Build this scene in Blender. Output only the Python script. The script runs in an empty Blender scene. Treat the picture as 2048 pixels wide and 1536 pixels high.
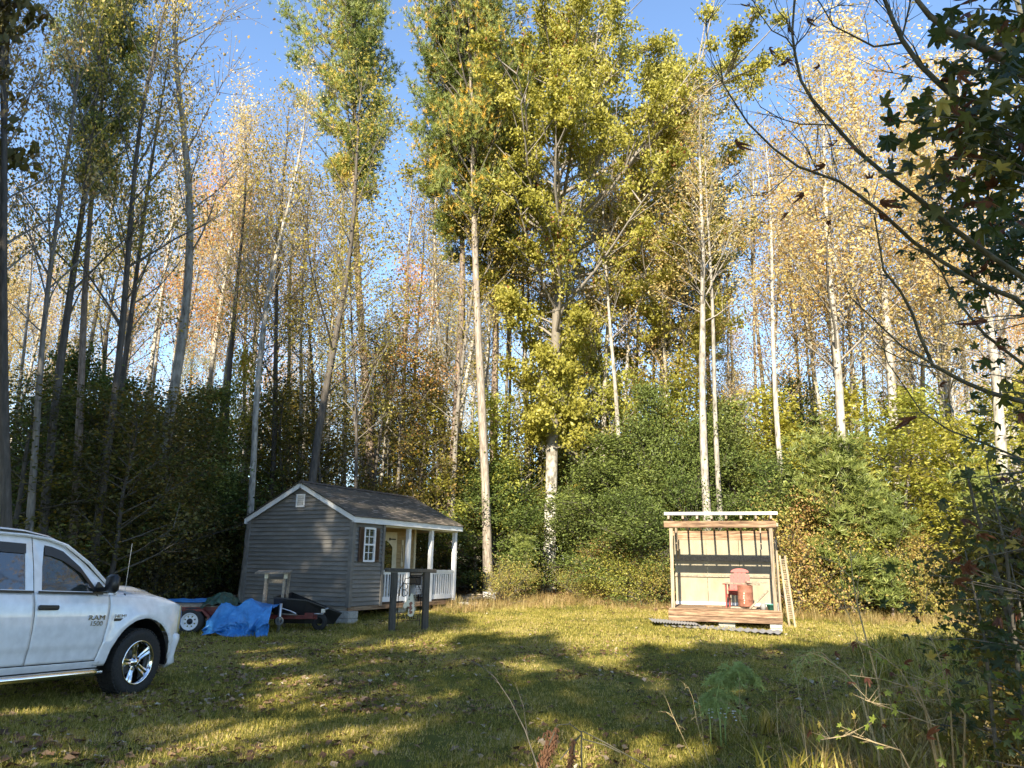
import bpy, bmesh, math, random
import numpy as np
from mathutils import Vector, Matrix, noise, Euler
PI = math.pi
sc = bpy.context.scene
# ------------------------------------------------------------------ camera
FPX, PITCH, ROLL, EYE = 1495.0, 0.237, 0.015, 1.6
cd = bpy.data.cameras.new('camera'); cam = bpy.data.objects.new('camera', cd)
sc.collection.objects.link(cam); sc.camera = cam
cd.sensor_width = 36.0; cd.lens = FPX/2048*36; cd.clip_start = 0.05; cd.clip_end = 3000
cam.matrix_world = Matrix.Translation((0, 0, EYE)) @ Matrix.Rotation(PI/2+PITCH, 4, 'X') @ Matrix.Rotation(ROLL, 4, 'Z')
# ------------------------------------------------------------------ sky, sun, exposure
SUN_AZ, SUN_EL = math.radians(17.0), math.radians(28.5)   # light travels this far right of +Y
w = bpy.data.worlds.new('World'); sc.world = w; w.use_nodes = True
nt = w.node_tree; nt.nodes.clear()
sky = nt.nodes.new('ShaderNodeTexSky'); sky.sky_type = 'NISHITA'; sky.sun_disc = False
sky.sun_elevation = SUN_EL
sky.sun_rotation = PI + SUN_AZ
sky.air_density = 1.0; sky.dust_density = 0.1; sky.ozone_density = 3.0; sky.altitude = 200
bg = nt.nodes.new('ShaderNodeBackground'); bg.inputs['Strength'].default_value = 0.118
wo = nt.nodes.new('ShaderNodeOutputWorld')
nt.links.new(sky.outputs[0], bg.inputs['Color']); nt.links.new(bg.outputs[0], wo.inputs['Surface'])
sd = bpy.data.lights.new('sun', 'SUN'); sd.energy = 5.0; sd.angle = math.radians(0.55); sd.color = (1.0, 0.88, 0.68)
sun = bpy.data.objects.new('sun', sd); sc.collection.objects.link(sun)
trav = Vector((math.sin(SUN_AZ)*math.cos(SUN_EL), math.cos(SUN_AZ)*math.cos(SUN_EL), -math.sin(SUN_EL)))
sun.rotation_euler = trav.to_track_quat('-Z', 'Y').to_euler(); sun.location = (-20, -60, 40)
sc.view_settings.view_transform = 'Standard'; sc.view_settings.look = 'None'
sc.view_settings.exposure = 1.6; sc.view_settings.gamma = 1.0; sc.view_settings.use_curve_mapping = False
sc.render.engine = 'CYCLES'
sc.cycles.max_bounces = 6; sc.cycles.diffuse_bounces = 3; sc.cycles.glossy_bounces = 3
sc.cycles.transmission_bounces = 5; sc.cycles.transparent_max_bounces = 8
sc.cycles.use_denoising = True
try: sc.cycles.denoising_prefilter = 'ACCURATE'
except Exception: pass
sc.render.film_transparent = False

# ------------------------------------------------------------------ geometry helpers
COL = sc.collection
def ray(px, py):
    u = px-1024; v = py-768; c, s = math.cos(ROLL), math.sin(ROLL)
    x = (u*c+v*s)/FPX; y = (u*s-v*c)/FPX
    return Vector((x, math.cos(PITCH)-math.sin(PITCH)*y, math.sin(PITCH)+math.cos(PITCH)*y))
def at(px, py, Y):
    d = ray(px, py); return Vector((0, 0, EYE)) + d*(Y/d.y)
def sstep(a, b, x):
    t = min(1, max(0, (x-a)/(b-a))); return t*t*(3-2*t)
def gz(x, y):
    t = max(0.0, y-17.0)
    z = 0.030*t if t < 0 else 0.0125*t**1.5
    z = min(z, 0.0125*22**1.5 + 0.01*(y-39) if y > 39 else z)
    z *= 1.0-0.45*sstep(3, 9, x)
    z = min(z, 2.2)
    near = max(0.0, 9.6-y)
    z += 0.055*min(near, 12)*sstep(-2.5, -4.5, x)
    z += 0.03*math.sin(x*0.55+1.3)*math.sin(y*0.43) + 0.012*math.sin(x*1.7+y*0.6)
    return z
def obj(name, me, mats=None, parent=None, loc=None, rot=None, scale=None, kind=None, label=None, cat=None, group=None):
    o = bpy.data.objects.new(name, me); COL.objects.link(o)
    if mats is not None and me is not None and len(me.materials) == 0:
        for m in (mats if isinstance(mats, (list, tuple)) else [mats]): me.materials.append(m)
    if parent is not None: o.parent = parent
    if loc is not None: o.location = loc
    if rot is not None: o.rotation_euler = rot
    if scale is not None: o.scale = scale
    tag(o, label, cat, group, kind)
    return o
def tag(o, label=None, cat=None, group=None, kind=None):
    if label: o['label'] = label
    if cat: o['category'] = cat
    if group: o['group'] = group
    if kind: o['kind'] = kind
    return o
def thing(name, loc, rz=0.0, label=None, cat=None, group=None, rot=None):
    o = bpy.data.objects.new(name, None); COL.objects.link(o); o.empty_display_size = 0.2
    o.location = loc; o.rotation_euler = rot if rot is not None else (0, 0, rz)
    return tag(o, label, cat, group)
def copy_tree(root, loc=None, rot=None, scale=None, label=None, group=None):
    r = root.copy(); COL.objects.link(r)
    if loc is not None: r.location = loc
    if rot is not None: r.rotation_euler = rot
    if scale is not None: r.scale = scale
    if label: r['label'] = label
    if group: r['group'] = group
    for ch in root.children:
        c = ch.copy(); COL.objects.link(c); c.parent = r
        for g in ch.children:
            d = g.copy(); COL.objects.link(d); d.parent = c
    return r
class MB:
    def __init__(s): s.v = []; s.f = []; s.mi = []
    def add(s, vs, fs, mi=0):
        b = len(s.v); s.v += [tuple(p) for p in vs]
        for f in fs: s.f.append(tuple(i+b for i in f)); s.mi.append(mi)
    def box(s, c, size, rot=None, mi=0, bev=0.0):
        hx, hy, hz = [q/2 for q in size]
        if bev > 0:
            b = min(bev, hx*.9, hy*.9, hz*.9); vs = []; 
            for z, k in ((-hz, b), (-hz+b, 0), (hz-b, 0), (hz, b)):
                X, Y = hx-k, hy-k; q = b if k == 0 else b*0.6
                for (sx, sy) in ((-1, -1), (1, -1), (1, 1), (-1, 1)):
                    a = (sx*(X-q), sy*Y); d = (sx*X, sy*(Y-q))
                    if (sx*sy) > 0: a, d = d, a
                    vs += [(a[0], a[1], z), (d[0], d[1], z)] if True else []
            # order each ring by angle
            ring = []
            for k in range(4):
                r = vs[k*8:(k+1)*8]; r.sort(key=lambda p: math.atan2(p[1]/max(hy, 1e-6), p[0]/max(hx, 1e-6))); ring += r
            fs = []
            for k in range(3):
                for i in range(8): j = (i+1) % 8; fs.append((k*8+i, k*8+j, (k+1)*8+j, (k+1)*8+i))
            fs.append(tuple(reversed(range(8)))); fs.append(tuple(range(24, 32))); vs = ring
        else:
            vs = [(sx*hx, sy*hy, sz*hz) for sz in (-1, 1) for sx, sy in ((-1, -1), (1, -1), (1, 1), (-1, 1))]
            fs = [(3, 2, 1, 0), (4, 5, 6, 7), (0, 1, 5, 4), (1, 2, 6, 5), (2, 3, 7, 6), (3, 0, 4, 7)]
        c = Vector(c)
        if rot is not None:
            m = rot if isinstance(rot, Matrix) else Euler(rot).to_matrix()
            vs = [m @ Vector(p) + c for p in vs]
        else: vs = [Vector(p)+c for p in vs]
        s.add(vs, fs, mi); return s
    def bar(s, p0, p1, wdt, hgt, up=(0, 0, 1), mi=0, bev=0.0):
        p0 = Vector(p0); p1 = Vector(p1); d = p1-p0; L = d.length; d.normalize()
        up = Vector(up); x = d.cross(up)
        if x.length < 1e-4: x = d.cross(Vector((0, 1, 0)))
        x.normalize(); z = x.cross(d)
        m = Matrix((x, d, z)).transposed()
        return s.box((p0+p1)/2, (wdt, L, hgt), m, mi, bev)
    def tube(s, pts, rad, n=6, mi=0, cap=True, flat=1.0):
        pts = [Vector(p) for p in pts]; m = len(pts)
        if not isinstance(rad, (list, tuple)): rad = [rad]*m
        vs = []; t0 = (pts[1]-pts[0]).normalized()
        ref = Vector((0, 0, 1)) if abs(t0.z) < 0.9 else Vector((1, 0, 0))
        x = t0.cross(ref).normalized()
        for i, p in enumerate(pts):
            t = (pts[min(i+1, m-1)]-pts[max(i-1, 0)])
            if t.length < 1e-9: t = t0.copy()
            t.normalize(); x = (x-t*x.dot(t))
            if x.length < 1e-5: x = t.orthogonal()
            x.normalize(); y = t.cross(x)
            for k in range(n):
                a = 2*PI*k/n; vs.append(p+(x*math.cos(a)+y*math.sin(a)*flat)*rad[i])
        fs = [(i*n+k, i*n+(k+1) % n, (i+1)*n+(k+1) % n, (i+1)*n+k) for i in range(m-1) for k in range(n)]
        if cap: fs.append(tuple(reversed(range(n)))); fs.append(tuple(range((m-1)*n, m*n)))
        s.add(vs, fs, mi); return s
    def lathe(s, prof, n=24, axis='Z', c=(0, 0, 0), mi=0, a0=0.0, a1=2*PI, closed=True):
        c = Vector(c); vs = []; m = len(prof); nn = n if closed else n+1
        for k in range(nn):
            a = a0+(a1-a0)*k/n; ca, sa = math.cos(a), math.sin(a)
            for (r, h) in prof:
                if axis == 'Z': vs.append(c+Vector((r*ca, r*sa, h)))
                elif axis == 'X': vs.append(c+Vector((h, r*ca, r*sa)))
                else: vs.append(c+Vector((r*sa, h, r*ca)))
        fs = []
        for k in range(n):
            k2 = (k+1) % n if closed else k+1
            for i in range(m-1): fs.append((k*m+i, k2*m+i, k2*m+i+1, k*m+i+1))
        s.add(vs, fs, mi); return s
    def prism(s, poly, z0, z1, plane='XY', mi=0):
        n = len(poly)
        def P(a, b, h):
            return (a, b, h) if plane == 'XY' else ((a, h, b) if plane == 'XZ' else (h, a, b))
        vs = [P(a, b, z0) for a, b in poly]+[P(a, b, z1) for a, b in poly]
        fs = [tuple(reversed(range(n))), tuple(range(n, 2*n))]+[(i, (i+1) % n, n+(i+1) % n, n+i) for i in range(n)]
        s.add(vs, fs, mi); return s
    def mesh(s, name, smooth=False, fix=False):
        me = bpy.data.meshes.new(name); me.from_pydata([tuple(p) for p in s.v], [], s.f)
        if any(s.mi): me.polygons.foreach_set('material_index', s.mi)
        if fix:
            bm = bmesh.new(); bm.from_mesh(me); bmesh.ops.recalc_face_normals(bm, faces=bm.faces); bm.to_mesh(me); bm.free()
        if smooth: me.polygons.foreach_set('use_smooth', [True]*len(me.polygons))
        me.update(); return me
    def build(s, name, mats, parent=None, smooth=False, fix=True, **k):
        return obj(name, s.mesh(name, smooth, fix), mats, parent, **k)
def smooth_by_angle(o, deg=35):
    me = o.data; bm = bmesh.new(); bm.from_mesh(me)
    lim = math.radians(deg)
    for f in bm.faces: f.smooth = True
    for e in bm.edges:
        e.smooth = (len(e.link_faces) == 2 and e.calc_face_angle(0) < lim)
    bm.to_mesh(me); bm.free(); return o

# ------------------------------------------------------------------ materials
def mat_base(name):
    m = bpy.data.materials.new(name); m.use_nodes = True; t = m.node_tree
    return m, t, t.nodes, t.links, t.nodes['Principled BSDF']
def rgb(c): return (c[0], c[1], c[2], 1)
def ramp(nd, stops):
    r = nd.new('ShaderNodeValToRGB'); e = r.color_ramp.elements
    e[0].position, e[0].color = stops[0][0], rgb(stops[0][1]); e[1].position, e[1].color = stops[-1][0], rgb(stops[-1][1])
    for p, c in stops[1:-1]: x = e.new(p); x.color = rgb(c)
    return r
def plain(name, c, rough=0.6, metal=0.0, coat=0.0, spec=0.5):
    m, t, nd, ln, b = mat_base(name)
    n = nd.new('ShaderNodeTexNoise'); n.inputs['Scale'].default_value = 9; n.inputs['Detail'].default_value = 5
    tc = nd.new('ShaderNodeTexCoord'); ln.new(tc.outputs['Object'], n.inputs['Vector'])
    r = ramp(nd, [(0.3, [q*0.88 for q in c]), (0.7, [min(1, q*1.06) for q in c])])
    ln.new(n.outputs['Fac'], r.inputs[0]); ln.new(r.outputs[0], b.inputs['Base Color'])
    b.inputs['Roughness'].default_value = rough; b.inputs['Metallic'].default_value = metal
    b.inputs['Coat Weight'].default_value = coat; b.inputs['Specular IOR Level'].default_value = spec
    return m
def noisy(name, stops, scale=(4, 4, 4), detail=6, rough=0.8, bump=0.3, bscale=None, metal=0.0, island=0.0, coords='Object', dist=0.02):
    m, t, nd, ln, b = mat_base(name)
    tc = nd.new('ShaderNodeTexCoord'); mp = nd.new('ShaderNodeMapping'); mp.inputs['Scale'].default_value = scale
    ln.new(tc.outputs[coords], mp.inputs[0])
    if island > 0:
        oi = nd.new('ShaderNodeObjectInfo'); va = nd.new('ShaderNodeVectorMath'); va.operation = 'SCALE'
        va.inputs[0].default_value = (31, 17, 23); ln.new(oi.outputs['Random'], va.inputs['Scale']); ln.new(va.outputs[0], mp.inputs['Location'])
    n = nd.new('ShaderNodeTexNoise'); n.inputs['Scale'].default_value = 1; n.inputs['Detail'].default_value = detail; n.inputs['Roughness'].default_value = 0.65
    ln.new(mp.outputs[0], n.inputs['Vector'])
    r = ramp(nd, stops); ln.new(n.outputs['Fac'], r.inputs[0]); col = r.outputs[0]
    if island > 0:
        hs = nd.new('ShaderNodeHueSaturation'); ml = nd.new('ShaderNodeMath'); ml.operation = 'MULTIPLY_ADD'
        ml.inputs[1].default_value = island; ml.inputs[2].default_value = 1-island/2
        ln.new(oi.outputs['Random'], ml.inputs[0]); ln.new(ml.outputs[0], hs.inputs['Value']); ln.new(col, hs.inputs['Color']); col = hs.outputs[0]
    ln.new(col, b.inputs['Base Color']); b.inputs['Roughness'].default_value = rough; b.inputs['Metallic'].default_value = metal
    if bump > 0:
        bp = nd.new('ShaderNodeBump'); bp.inputs['Strength'].default_value = bump; bp.inputs['Distance'].default_value = dist
        ln.new(n.outputs['Fac'], bp.inputs['Height']); ln.new(bp.outputs[0], b.inputs['Normal'])
    return m
def leafmat(name, stops, trans=0.35, rough=0.45, ovar=0.35, spec=0.35, patch=0.0, huevar=0.03):
    m, t, nd, ln, b = mat_base(name)
    a = nd.new('ShaderNodeAttribute'); a.attribute_name = 'rnd'
    r = ramp(nd, stops); fac = a.outputs['Fac']
    if patch > 0:
        g = nd.new('ShaderNodeNewGeometry'); n = nd.new('ShaderNodeTexNoise'); n.inputs['Scale'].default_value = 0.5; n.inputs['Detail'].default_value = 4
        ln.new(g.outputs['Position'], n.inputs['Vector'])
        ma = nd.new('ShaderNodeMath'); ma.operation = 'MULTIPLY_ADD'; ma.inputs[1].default_value = patch*2; ma.inputs[2].default_value = -patch
        ln.new(n.outputs['Fac'], ma.inputs[0]); ad = nd.new('ShaderNodeMath'); ad.operation = 'ADD'; ad.use_clamp = True
        ln.new(fac, ad.inputs[0]); ln.new(ma.outputs[0], ad.inputs[1]); fac = ad.outputs[0]
    ln.new(fac, r.inputs[0])
    oi = nd.new('ShaderNodeObjectInfo'); hs = nd.new('ShaderNodeHueSaturation')
    ml = nd.new('ShaderNodeMath'); ml.operation = 'MULTIPLY_ADD'; ml.inputs[1].default_value = ovar; ml.inputs[2].default_value = 1-ovar/2
    ln.new(oi.outputs['Random'], ml.inputs[0]); ln.new(ml.outputs[0], hs.inputs['Value'])
    mh = nd.new('ShaderNodeMath'); mh.operation = 'MULTIPLY_ADD'; mh.inputs[1].default_value = -huevar; mh.inputs[2].default_value = 0.5+huevar/2
    ln.new(oi.outputs['Random'], mh.inputs[0]); ln.new(mh.outputs[0], hs.inputs['Hue'])
    ln.new(r.outputs[0], hs.inputs['Color']); ln.new(hs.outputs[0], b.inputs['Base Color'])
    b.inputs['Roughness'].default_value = rough; b.inputs['Specular IOR Level'].default_value = spec
    tr = nd.new('ShaderNodeBsdfTranslucent'); mx = nd.new('ShaderNodeMixShader'); mx.inputs[0].default_value = trans
    br = nd.new('ShaderNodeHueSaturation'); br.inputs['Value'].default_value = 1.5; br.inputs['Saturation'].default_value = 1.1
    ln.new(hs.outputs[0], br.inputs['Color']); ln.new(br.outputs[0], tr.inputs['Color'])
    ln.new(b.outputs[0], mx.inputs[1]); ln.new(tr.outputs[0], mx.inputs[2])
    ln.new(mx.outputs[0], nd['Material Output'].inputs['Surface'])
    return m
M = {}
M['bark_pale'] = noisy('bark_pale', [(0.3, (0.07, 0.06, 0.048)), (0.45, (0.24, 0.22, 0.185)), (0.6, (0.38, 0.355, 0.31)), (0.78, (0.5, 0.48, 0.44))], (9, 9, 2.6), bump=0.6, island=0.5)
M['bark_grey'] = noisy('bark_grey', [(0.25, (0.05, 0.045, 0.04)), (0.55, (0.15, 0.135, 0.115)), (0.8, (0.27, 0.25, 0.22))], (12, 12, 2.5), bump=0.8, island=0.6)
M['bark_tan'] = noisy('bark_tan', [(0.3, (0.09, 0.07, 0.055)), (0.48, (0.22, 0.185, 0.15)), (0.6, (0.33, 0.29, 0.24)), (0.8, (0.42, 0.38, 0.33))], (14, 14, 3), bump=0.9, island=0.2)
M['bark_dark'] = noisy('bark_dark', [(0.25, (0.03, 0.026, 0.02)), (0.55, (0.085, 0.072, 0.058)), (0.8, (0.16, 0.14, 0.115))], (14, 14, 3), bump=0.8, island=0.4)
M['bark_pine'] = noisy('bark_pine', [(0.3, (0.06, 0.045, 0.035)), (0.5, (0.2, 0.15, 0.115)), (0.75, (0.36, 0.30, 0.25))], (16, 16, 4), bump=0.9, island=0.3)
M['bark_white'] = noisy('bark_white', [(0.40, (0.07, 0.065, 0.05)), (0.48, (0.33, 0.31, 0.27)), (0.6, (0.62, 0.6, 0.56)), (0.8, (0.72, 0.70, 0.66))], (6, 6, 4), bump=0.5)
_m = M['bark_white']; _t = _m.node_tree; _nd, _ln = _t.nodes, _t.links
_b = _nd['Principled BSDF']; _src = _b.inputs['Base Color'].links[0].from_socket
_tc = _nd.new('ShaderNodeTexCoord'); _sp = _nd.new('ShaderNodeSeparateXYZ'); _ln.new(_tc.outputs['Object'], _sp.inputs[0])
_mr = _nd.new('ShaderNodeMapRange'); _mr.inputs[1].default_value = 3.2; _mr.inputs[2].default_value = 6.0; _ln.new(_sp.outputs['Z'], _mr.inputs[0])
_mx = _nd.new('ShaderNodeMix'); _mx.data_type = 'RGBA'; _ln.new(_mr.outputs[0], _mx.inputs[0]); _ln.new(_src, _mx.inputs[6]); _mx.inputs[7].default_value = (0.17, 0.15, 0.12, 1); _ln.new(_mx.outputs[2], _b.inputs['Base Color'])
M['twig'] = noisy('twig_bark', [(0.3, (0.12, 0.105, 0.09)), (0.7, (0.33, 0.30, 0.26))], (20, 20, 20), bump=0.0, island=0.4)
M['twig_dark'] = noisy('twig_dark_bark', [(0.3, (0.045, 0.04, 0.033)), (0.7, (0.13, 0.115, 0.09))], (20, 20, 20), bump=0.2, island=0.4)
M['limb_green'] = noisy('limb_green_bark', [(0.3, (0.045, 0.043, 0.028)), (0.55, (0.085, 0.08, 0.055)), (0.8, (0.20, 0.19, 0.15))], (9, 9, 9), bump=0.3)
M['leaf_tan'] = leafmat('leaf_tan', [(0, (0.12, 0.07, 0.03)), (0.2, (0.34, 0.21, 0.08)), (0.5, (0.50, 0.38, 0.14)), (0.8, (0.58, 0.49, 0.22)), (1, (0.66, 0.60, 0.42))], 0.45, ovar=0.3, huevar=0.02)
M['leaf_orange'] = leafmat('leaf_orange', [(0, (0.16, 0.07, 0.02)), (0.4, (0.46, 0.24, 0.07)), (0.8, (0.58, 0.36, 0.13)), (1, (0.6, 0.42, 0.22))], 0.45, ovar=0.3)
M['leaf_olive'] = leafmat('leaf_olive', [(0, (0.09, 0.07, 0.02)), (0.4, (0.20, 0.18, 0.035)), (0.75, (0.36, 0.31, 0.06)), (1, (0.48, 0.36, 0.09))], 0.4, ovar=0.35, huevar=0.03)
M['leaf_gum'] = leafmat('leaf_gum', [(0, (0.14, 0.06, 0.02)), (0.07, (0.30, 0.12, 0.04)), (0.10, (0.17, 0.165, 0.028)), (0.5, (0.29, 0.275, 0.05)), (0.85, (0.42, 0.385, 0.085)), (1, (0.52, 0.46, 0.15))], 0.38, ovar=0.1, huevar=0.0)
M['leaf_lime'] = leafmat('leaf_lime', [(0, (0.15, 0.13, 0.03)), (0.4, (0.28, 0.29, 0.055)), (0.8, (0.42, 0.41, 0.09)), (1, (0.55, 0.47, 0.13))], 0.42, ovar=0.35, huevar=0.04)
M['leaf_holly'] = leafmat('leaf_holly', [(0, (0.04, 0.05, 0.015)), (0.4, (0.09, 0.12, 0.03)), (0.8, (0.15, 0.19, 0.045)), (0.96, (0.22, 0.25, 0.07)), (1, (0.34, 0.25, 0.06))], 0.22, 0.5, ovar=0.4, spec=0.25)
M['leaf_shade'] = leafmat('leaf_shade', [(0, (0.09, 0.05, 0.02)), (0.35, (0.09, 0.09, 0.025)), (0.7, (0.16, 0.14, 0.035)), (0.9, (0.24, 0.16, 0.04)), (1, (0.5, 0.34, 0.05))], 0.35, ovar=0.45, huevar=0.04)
M['leaf_bush'] = leafmat('leaf_bush', [(0, (0.12, 0.06, 0.03)), (0.2, (0.30, 0.18, 0.07)), (0.4, (0.40, 0.30, 0.09)), (0.75, (0.34, 0.33, 0.08)), (0.93, (0.28, 0.29, 0.07)), (1, (0.42, 0.22, 0.11))], 0.4, ovar=0.4, huevar=0.05)
M['needle'] = leafmat('pine_needle', [(0, (0.07, 0.10, 0.02)), (0.4, (0.18, 0.22, 0.055)), (0.68, (0.33, 0.35, 0.09)), (0.76, (0.52, 0.36, 0.06)), (1, (0.72, 0.46, 0.08))], 0.25, 0.45, ovar=0.1, huevar=0.0)
M['needle_green'] = leafmat('pine_needle_green', [(0, (0.08, 0.11, 0.03)), (0.6, (0.21, 0.25, 0.07)), (1, (0.36, 0.37, 0.10))], 0.3, 0.45, ovar=0.2, huevar=0.0)
M['grass'] = leafmat('grass_blade', [(0, (0.07, 0.075, 0.014)), (0.35, (0.20, 0.19, 0.03)), (0.65, (0.37, 0.32, 0.06)), (0.9, (0.48, 0.38, 0.13)), (1, (0.52, 0.40, 0.2))], 0.3, 0.6, ovar=0.1, patch=0.75, huevar=0.0)
M['hay'] = leafmat('dry_grass_blade', [(0, (0.13, 0.12, 0.03)), (0.3, (0.26, 0.19, 0.07)), (0.7, (0.42, 0.31, 0.13)), (1, (0.5, 0.4, 0.2))], 0.35, 0.6, ovar=0.2, patch=0.3)
M['litter'] = leafmat('fallen_leaf', [(0, (0.04, 0.022, 0.014)), (0.35, (0.12, 0.065, 0.035)), (0.65, (0.24, 0.14, 0.075)), (0.93, (0.34, 0.25, 0.16)), (1, (0.5, 0.44, 0.35))], 0.15, 0.7, ovar=0.1)
def siding(name, c, c2):
    m = noisy(name, [(0.28, [q*.8 for q in c2]), (0.5, c2), (0.72, [q*1.08 for q in c])], (2.2, 2.2, 5), rough=0.5, bump=0.06, island=0.14); return m
M['siding'] = siding('vinyl_siding_taupe', (0.195, 0.185, 0.17), (0.155, 0.148, 0.137))
M['siding_warm_shade'] = siding('vinyl_siding_warm_shade', (0.42, 0.31, 0.16), (0.36, 0.26, 0.13))  # same siding, the porch's warm shade put into its colour as ochre
M['white'] = noisy('white_painted_trim', [(0.3, (0.66, 0.66, 0.66)), (0.7, (0.80, 0.80, 0.80))], (3, 3, 3), rough=0.45, bump=0.03)
M['cream'] = noisy('cream_painted_wood', [(0.3, (0.52, 0.47, 0.33)), (0.7, (0.68, 0.62, 0.47))], (5, 5, 5), rough=0.5, bump=0.03)
M['shutter'] = plain('brown_shutter', (0.075, 0.042, 0.028), 0.5)
M['block'] = noisy('concrete_block', [(0.3, (0.27, 0.26, 0.235)), (0.7, (0.46, 0.445, 0.40))], (14, 14, 14), rough=0.95, bump=0.4)
M['wood_new'] = noisy('treated_lumber', [(0.35, (0.08, 0.042, 0.022)), (0.5, (0.21, 0.13, 0.075)), (0.68, (0.36, 0.27, 0.18))], (2.2, 22, 22), rough=0.8, bump=0.25, island=0.35)
M['wood_z'] = noisy('treated_lumber_post', [(0.3, (0.12, 0.085, 0.055)), (0.5, (0.25, 0.20, 0.14)), (0.8, (0.38, 0.33, 0.25))], (24, 24, 2.2), rough=0.8, bump=0.25, island=0.3)
M['wood_y'] = noisy('weathered_board', [(0.3, (0.13, 0.105, 0.08)), (0.55, (0.27, 0.225, 0.17)), (0.8, (0.42, 0.36, 0.28))], (22, 2.2, 22), rough=0.85, bump=0.3, island=0.4)
M['wood_dark'] = noisy('dark_weathered_timber', [(0.3, (0.03, 0.027, 0.022)), (0.6, (0.075, 0.066, 0.052)), (0.8, (0.13, 0.11, 0.085))], (20, 20, 3), rough=0.85, bump=0.35)
M['panel'] = noisy('cream_board_panel', [(0.35, (0.24, 0.21, 0.145)), (0.65, (0.30, 0.265, 0.19))], (5, 5, 2), rough=0.8, bump=0.08, island=0.1)
M['black'] = plain('black_metal', (0.015, 0.015, 0.016), 0.45)
M['iron'] = plain('wrought_iron', (0.02, 0.018, 0.016), 0.6, 0.4)
M['red'] = noisy('red_trailer_paint', [(0.3, (0.05, 0.015, 0.012)), (0.5, (0.13, 0.016, 0.014)), (0.7, (0.21, 0.025, 0.02))], (6, 6, 6), rough=0.5, bump=0.05)
M['steel'] = noisy('galvanised_steel', [(0.3, (0.35, 0.36, 0.37)), (0.7, (0.6, 0.6, 0.6))], (12, 12, 12), rough=0.35, bump=0.05, metal=0.8)
M['tarp'] = noisy('blue_tarpaulin', [(0.3, (0.02, 0.13, 0.36)), (0.55, (0.045, 0.22, 0.52)), (0.8, (0.12, 0.34, 0.62))], (7, 7, 7), rough=0.42, bump=0.5, dist=0.03)
M['tarp_green'] = noisy('dark_green_tarpaulin', [(0.3, (0.01, 0.03, 0.02)), (0.7, (0.025, 0.07, 0.045))], (8, 8, 8), rough=0.5, bump=0.4, dist=0.03)
M['rubber'] = noisy('tyre_rubber', [(0.3, (0.012, 0.012, 0.012)), (0.7, (0.03, 0.029, 0.027))], (30, 30, 30), rough=0.8, bump=0.2)
M['chrome'] = plain('chrome', (0.75, 0.75, 0.76), 0.12, 1.0)
M['paint'] = plain('white_truck_paint', (0.84, 0.85, 0.87), 0.16, 0.0, 0.8)
M['plastic'] = plain('black_plastic', (0.016, 0.016, 0.018), 0.35)
M['lamp'] = plain('headlight_lens', (0.62, 0.52, 0.30), 0.15, 0.0, 1.0)
M['red_plastic'] = noisy('faded_red_plastic', [(0.3, (0.22, 0.035, 0.03)), (0.7, (0.33, 0.06, 0.05))], (7, 7, 7), rough=0.5, bump=0.05)
M['rust'] = noisy('rusty_barrel_steel', [(0.3, (0.14, 0.05, 0.03)), (0.6, (0.26, 0.11, 0.07)), (0.85, (0.36, 0.2, 0.14))], (5, 5, 5), rough=0.7, bump=0.15)
M['grey_metal'] = noisy('corrugated_grey_sheet', [(0.3, (0.17, 0.17, 0.175)), (0.7, (0.30, 0.30, 0.30))], (5, 5, 5), rough=0.6, bump=0.1)
M['teal'] = plain('green_plastic', (0.03, 0.18, 0.14), 0.5)
def glass(name, tint=(0.02, 0.025, 0.025), alpha=0.5):
    m, t, nd, ln, b = mat_base(name)
    b.inputs['Base Color'].default_value = rgb(tint); b.inputs['Roughness'].default_value = 0.03; b.inputs['IOR'].default_value = 1.75
    b.inputs['Specular IOR Level'].default_value = 0.8; b.inputs['Coat Weight'].default_value = 0.6; b.inputs['Coat Roughness'].default_value = 0.02
    b.inputs['Alpha'].default_value = alpha
    return m
M['glass'] = glass('window_glass', (0.05, 0.06, 0.055), 0.5)
M['glass_dark'] = glass('tinted_glass', (0.008, 0.008, 0.01), 0.93)
# shingles
m, t, nd, ln, b = mat_base('asphalt_shingle')
a = nd.new('ShaderNodeAttribute'); a.attribute_name = 'rnd'; r = ramp(nd, [(0, (0.07, 0.055, 0.045)), (0.5, (0.155, 0.125, 0.10)), (1, (0.27, 0.22, 0.175))])
n = nd.new('ShaderNodeTexNoise'); n.inputs['Scale'].default_value = 60; tc = nd.new('ShaderNodeTexCoord'); ln.new(tc.outputs['Object'], n.inputs['Vector'])
ad = nd.new('ShaderNodeMath'); ad.operation = 'MULTIPLY_ADD'; ad.inputs[1].default_value = 0.5; ln.new(n.outputs['Fac'], ad.inputs[0])
sb = nd.new('ShaderNodeMath'); sb.operation = 'SUBTRACT'; sb.inputs[1].default_value = 0.25; ln.new(a.outputs['Fac'], sb.inputs[0]); ln.new(sb.outputs[0], ad.inputs[2])
ln.new(ad.outputs[0], r.inputs[0]); ln.new(r.outputs[0], b.inputs['Base Color']); b.inputs['Roughness'].default_value = 0.95
M['shingle'] = m
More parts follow.
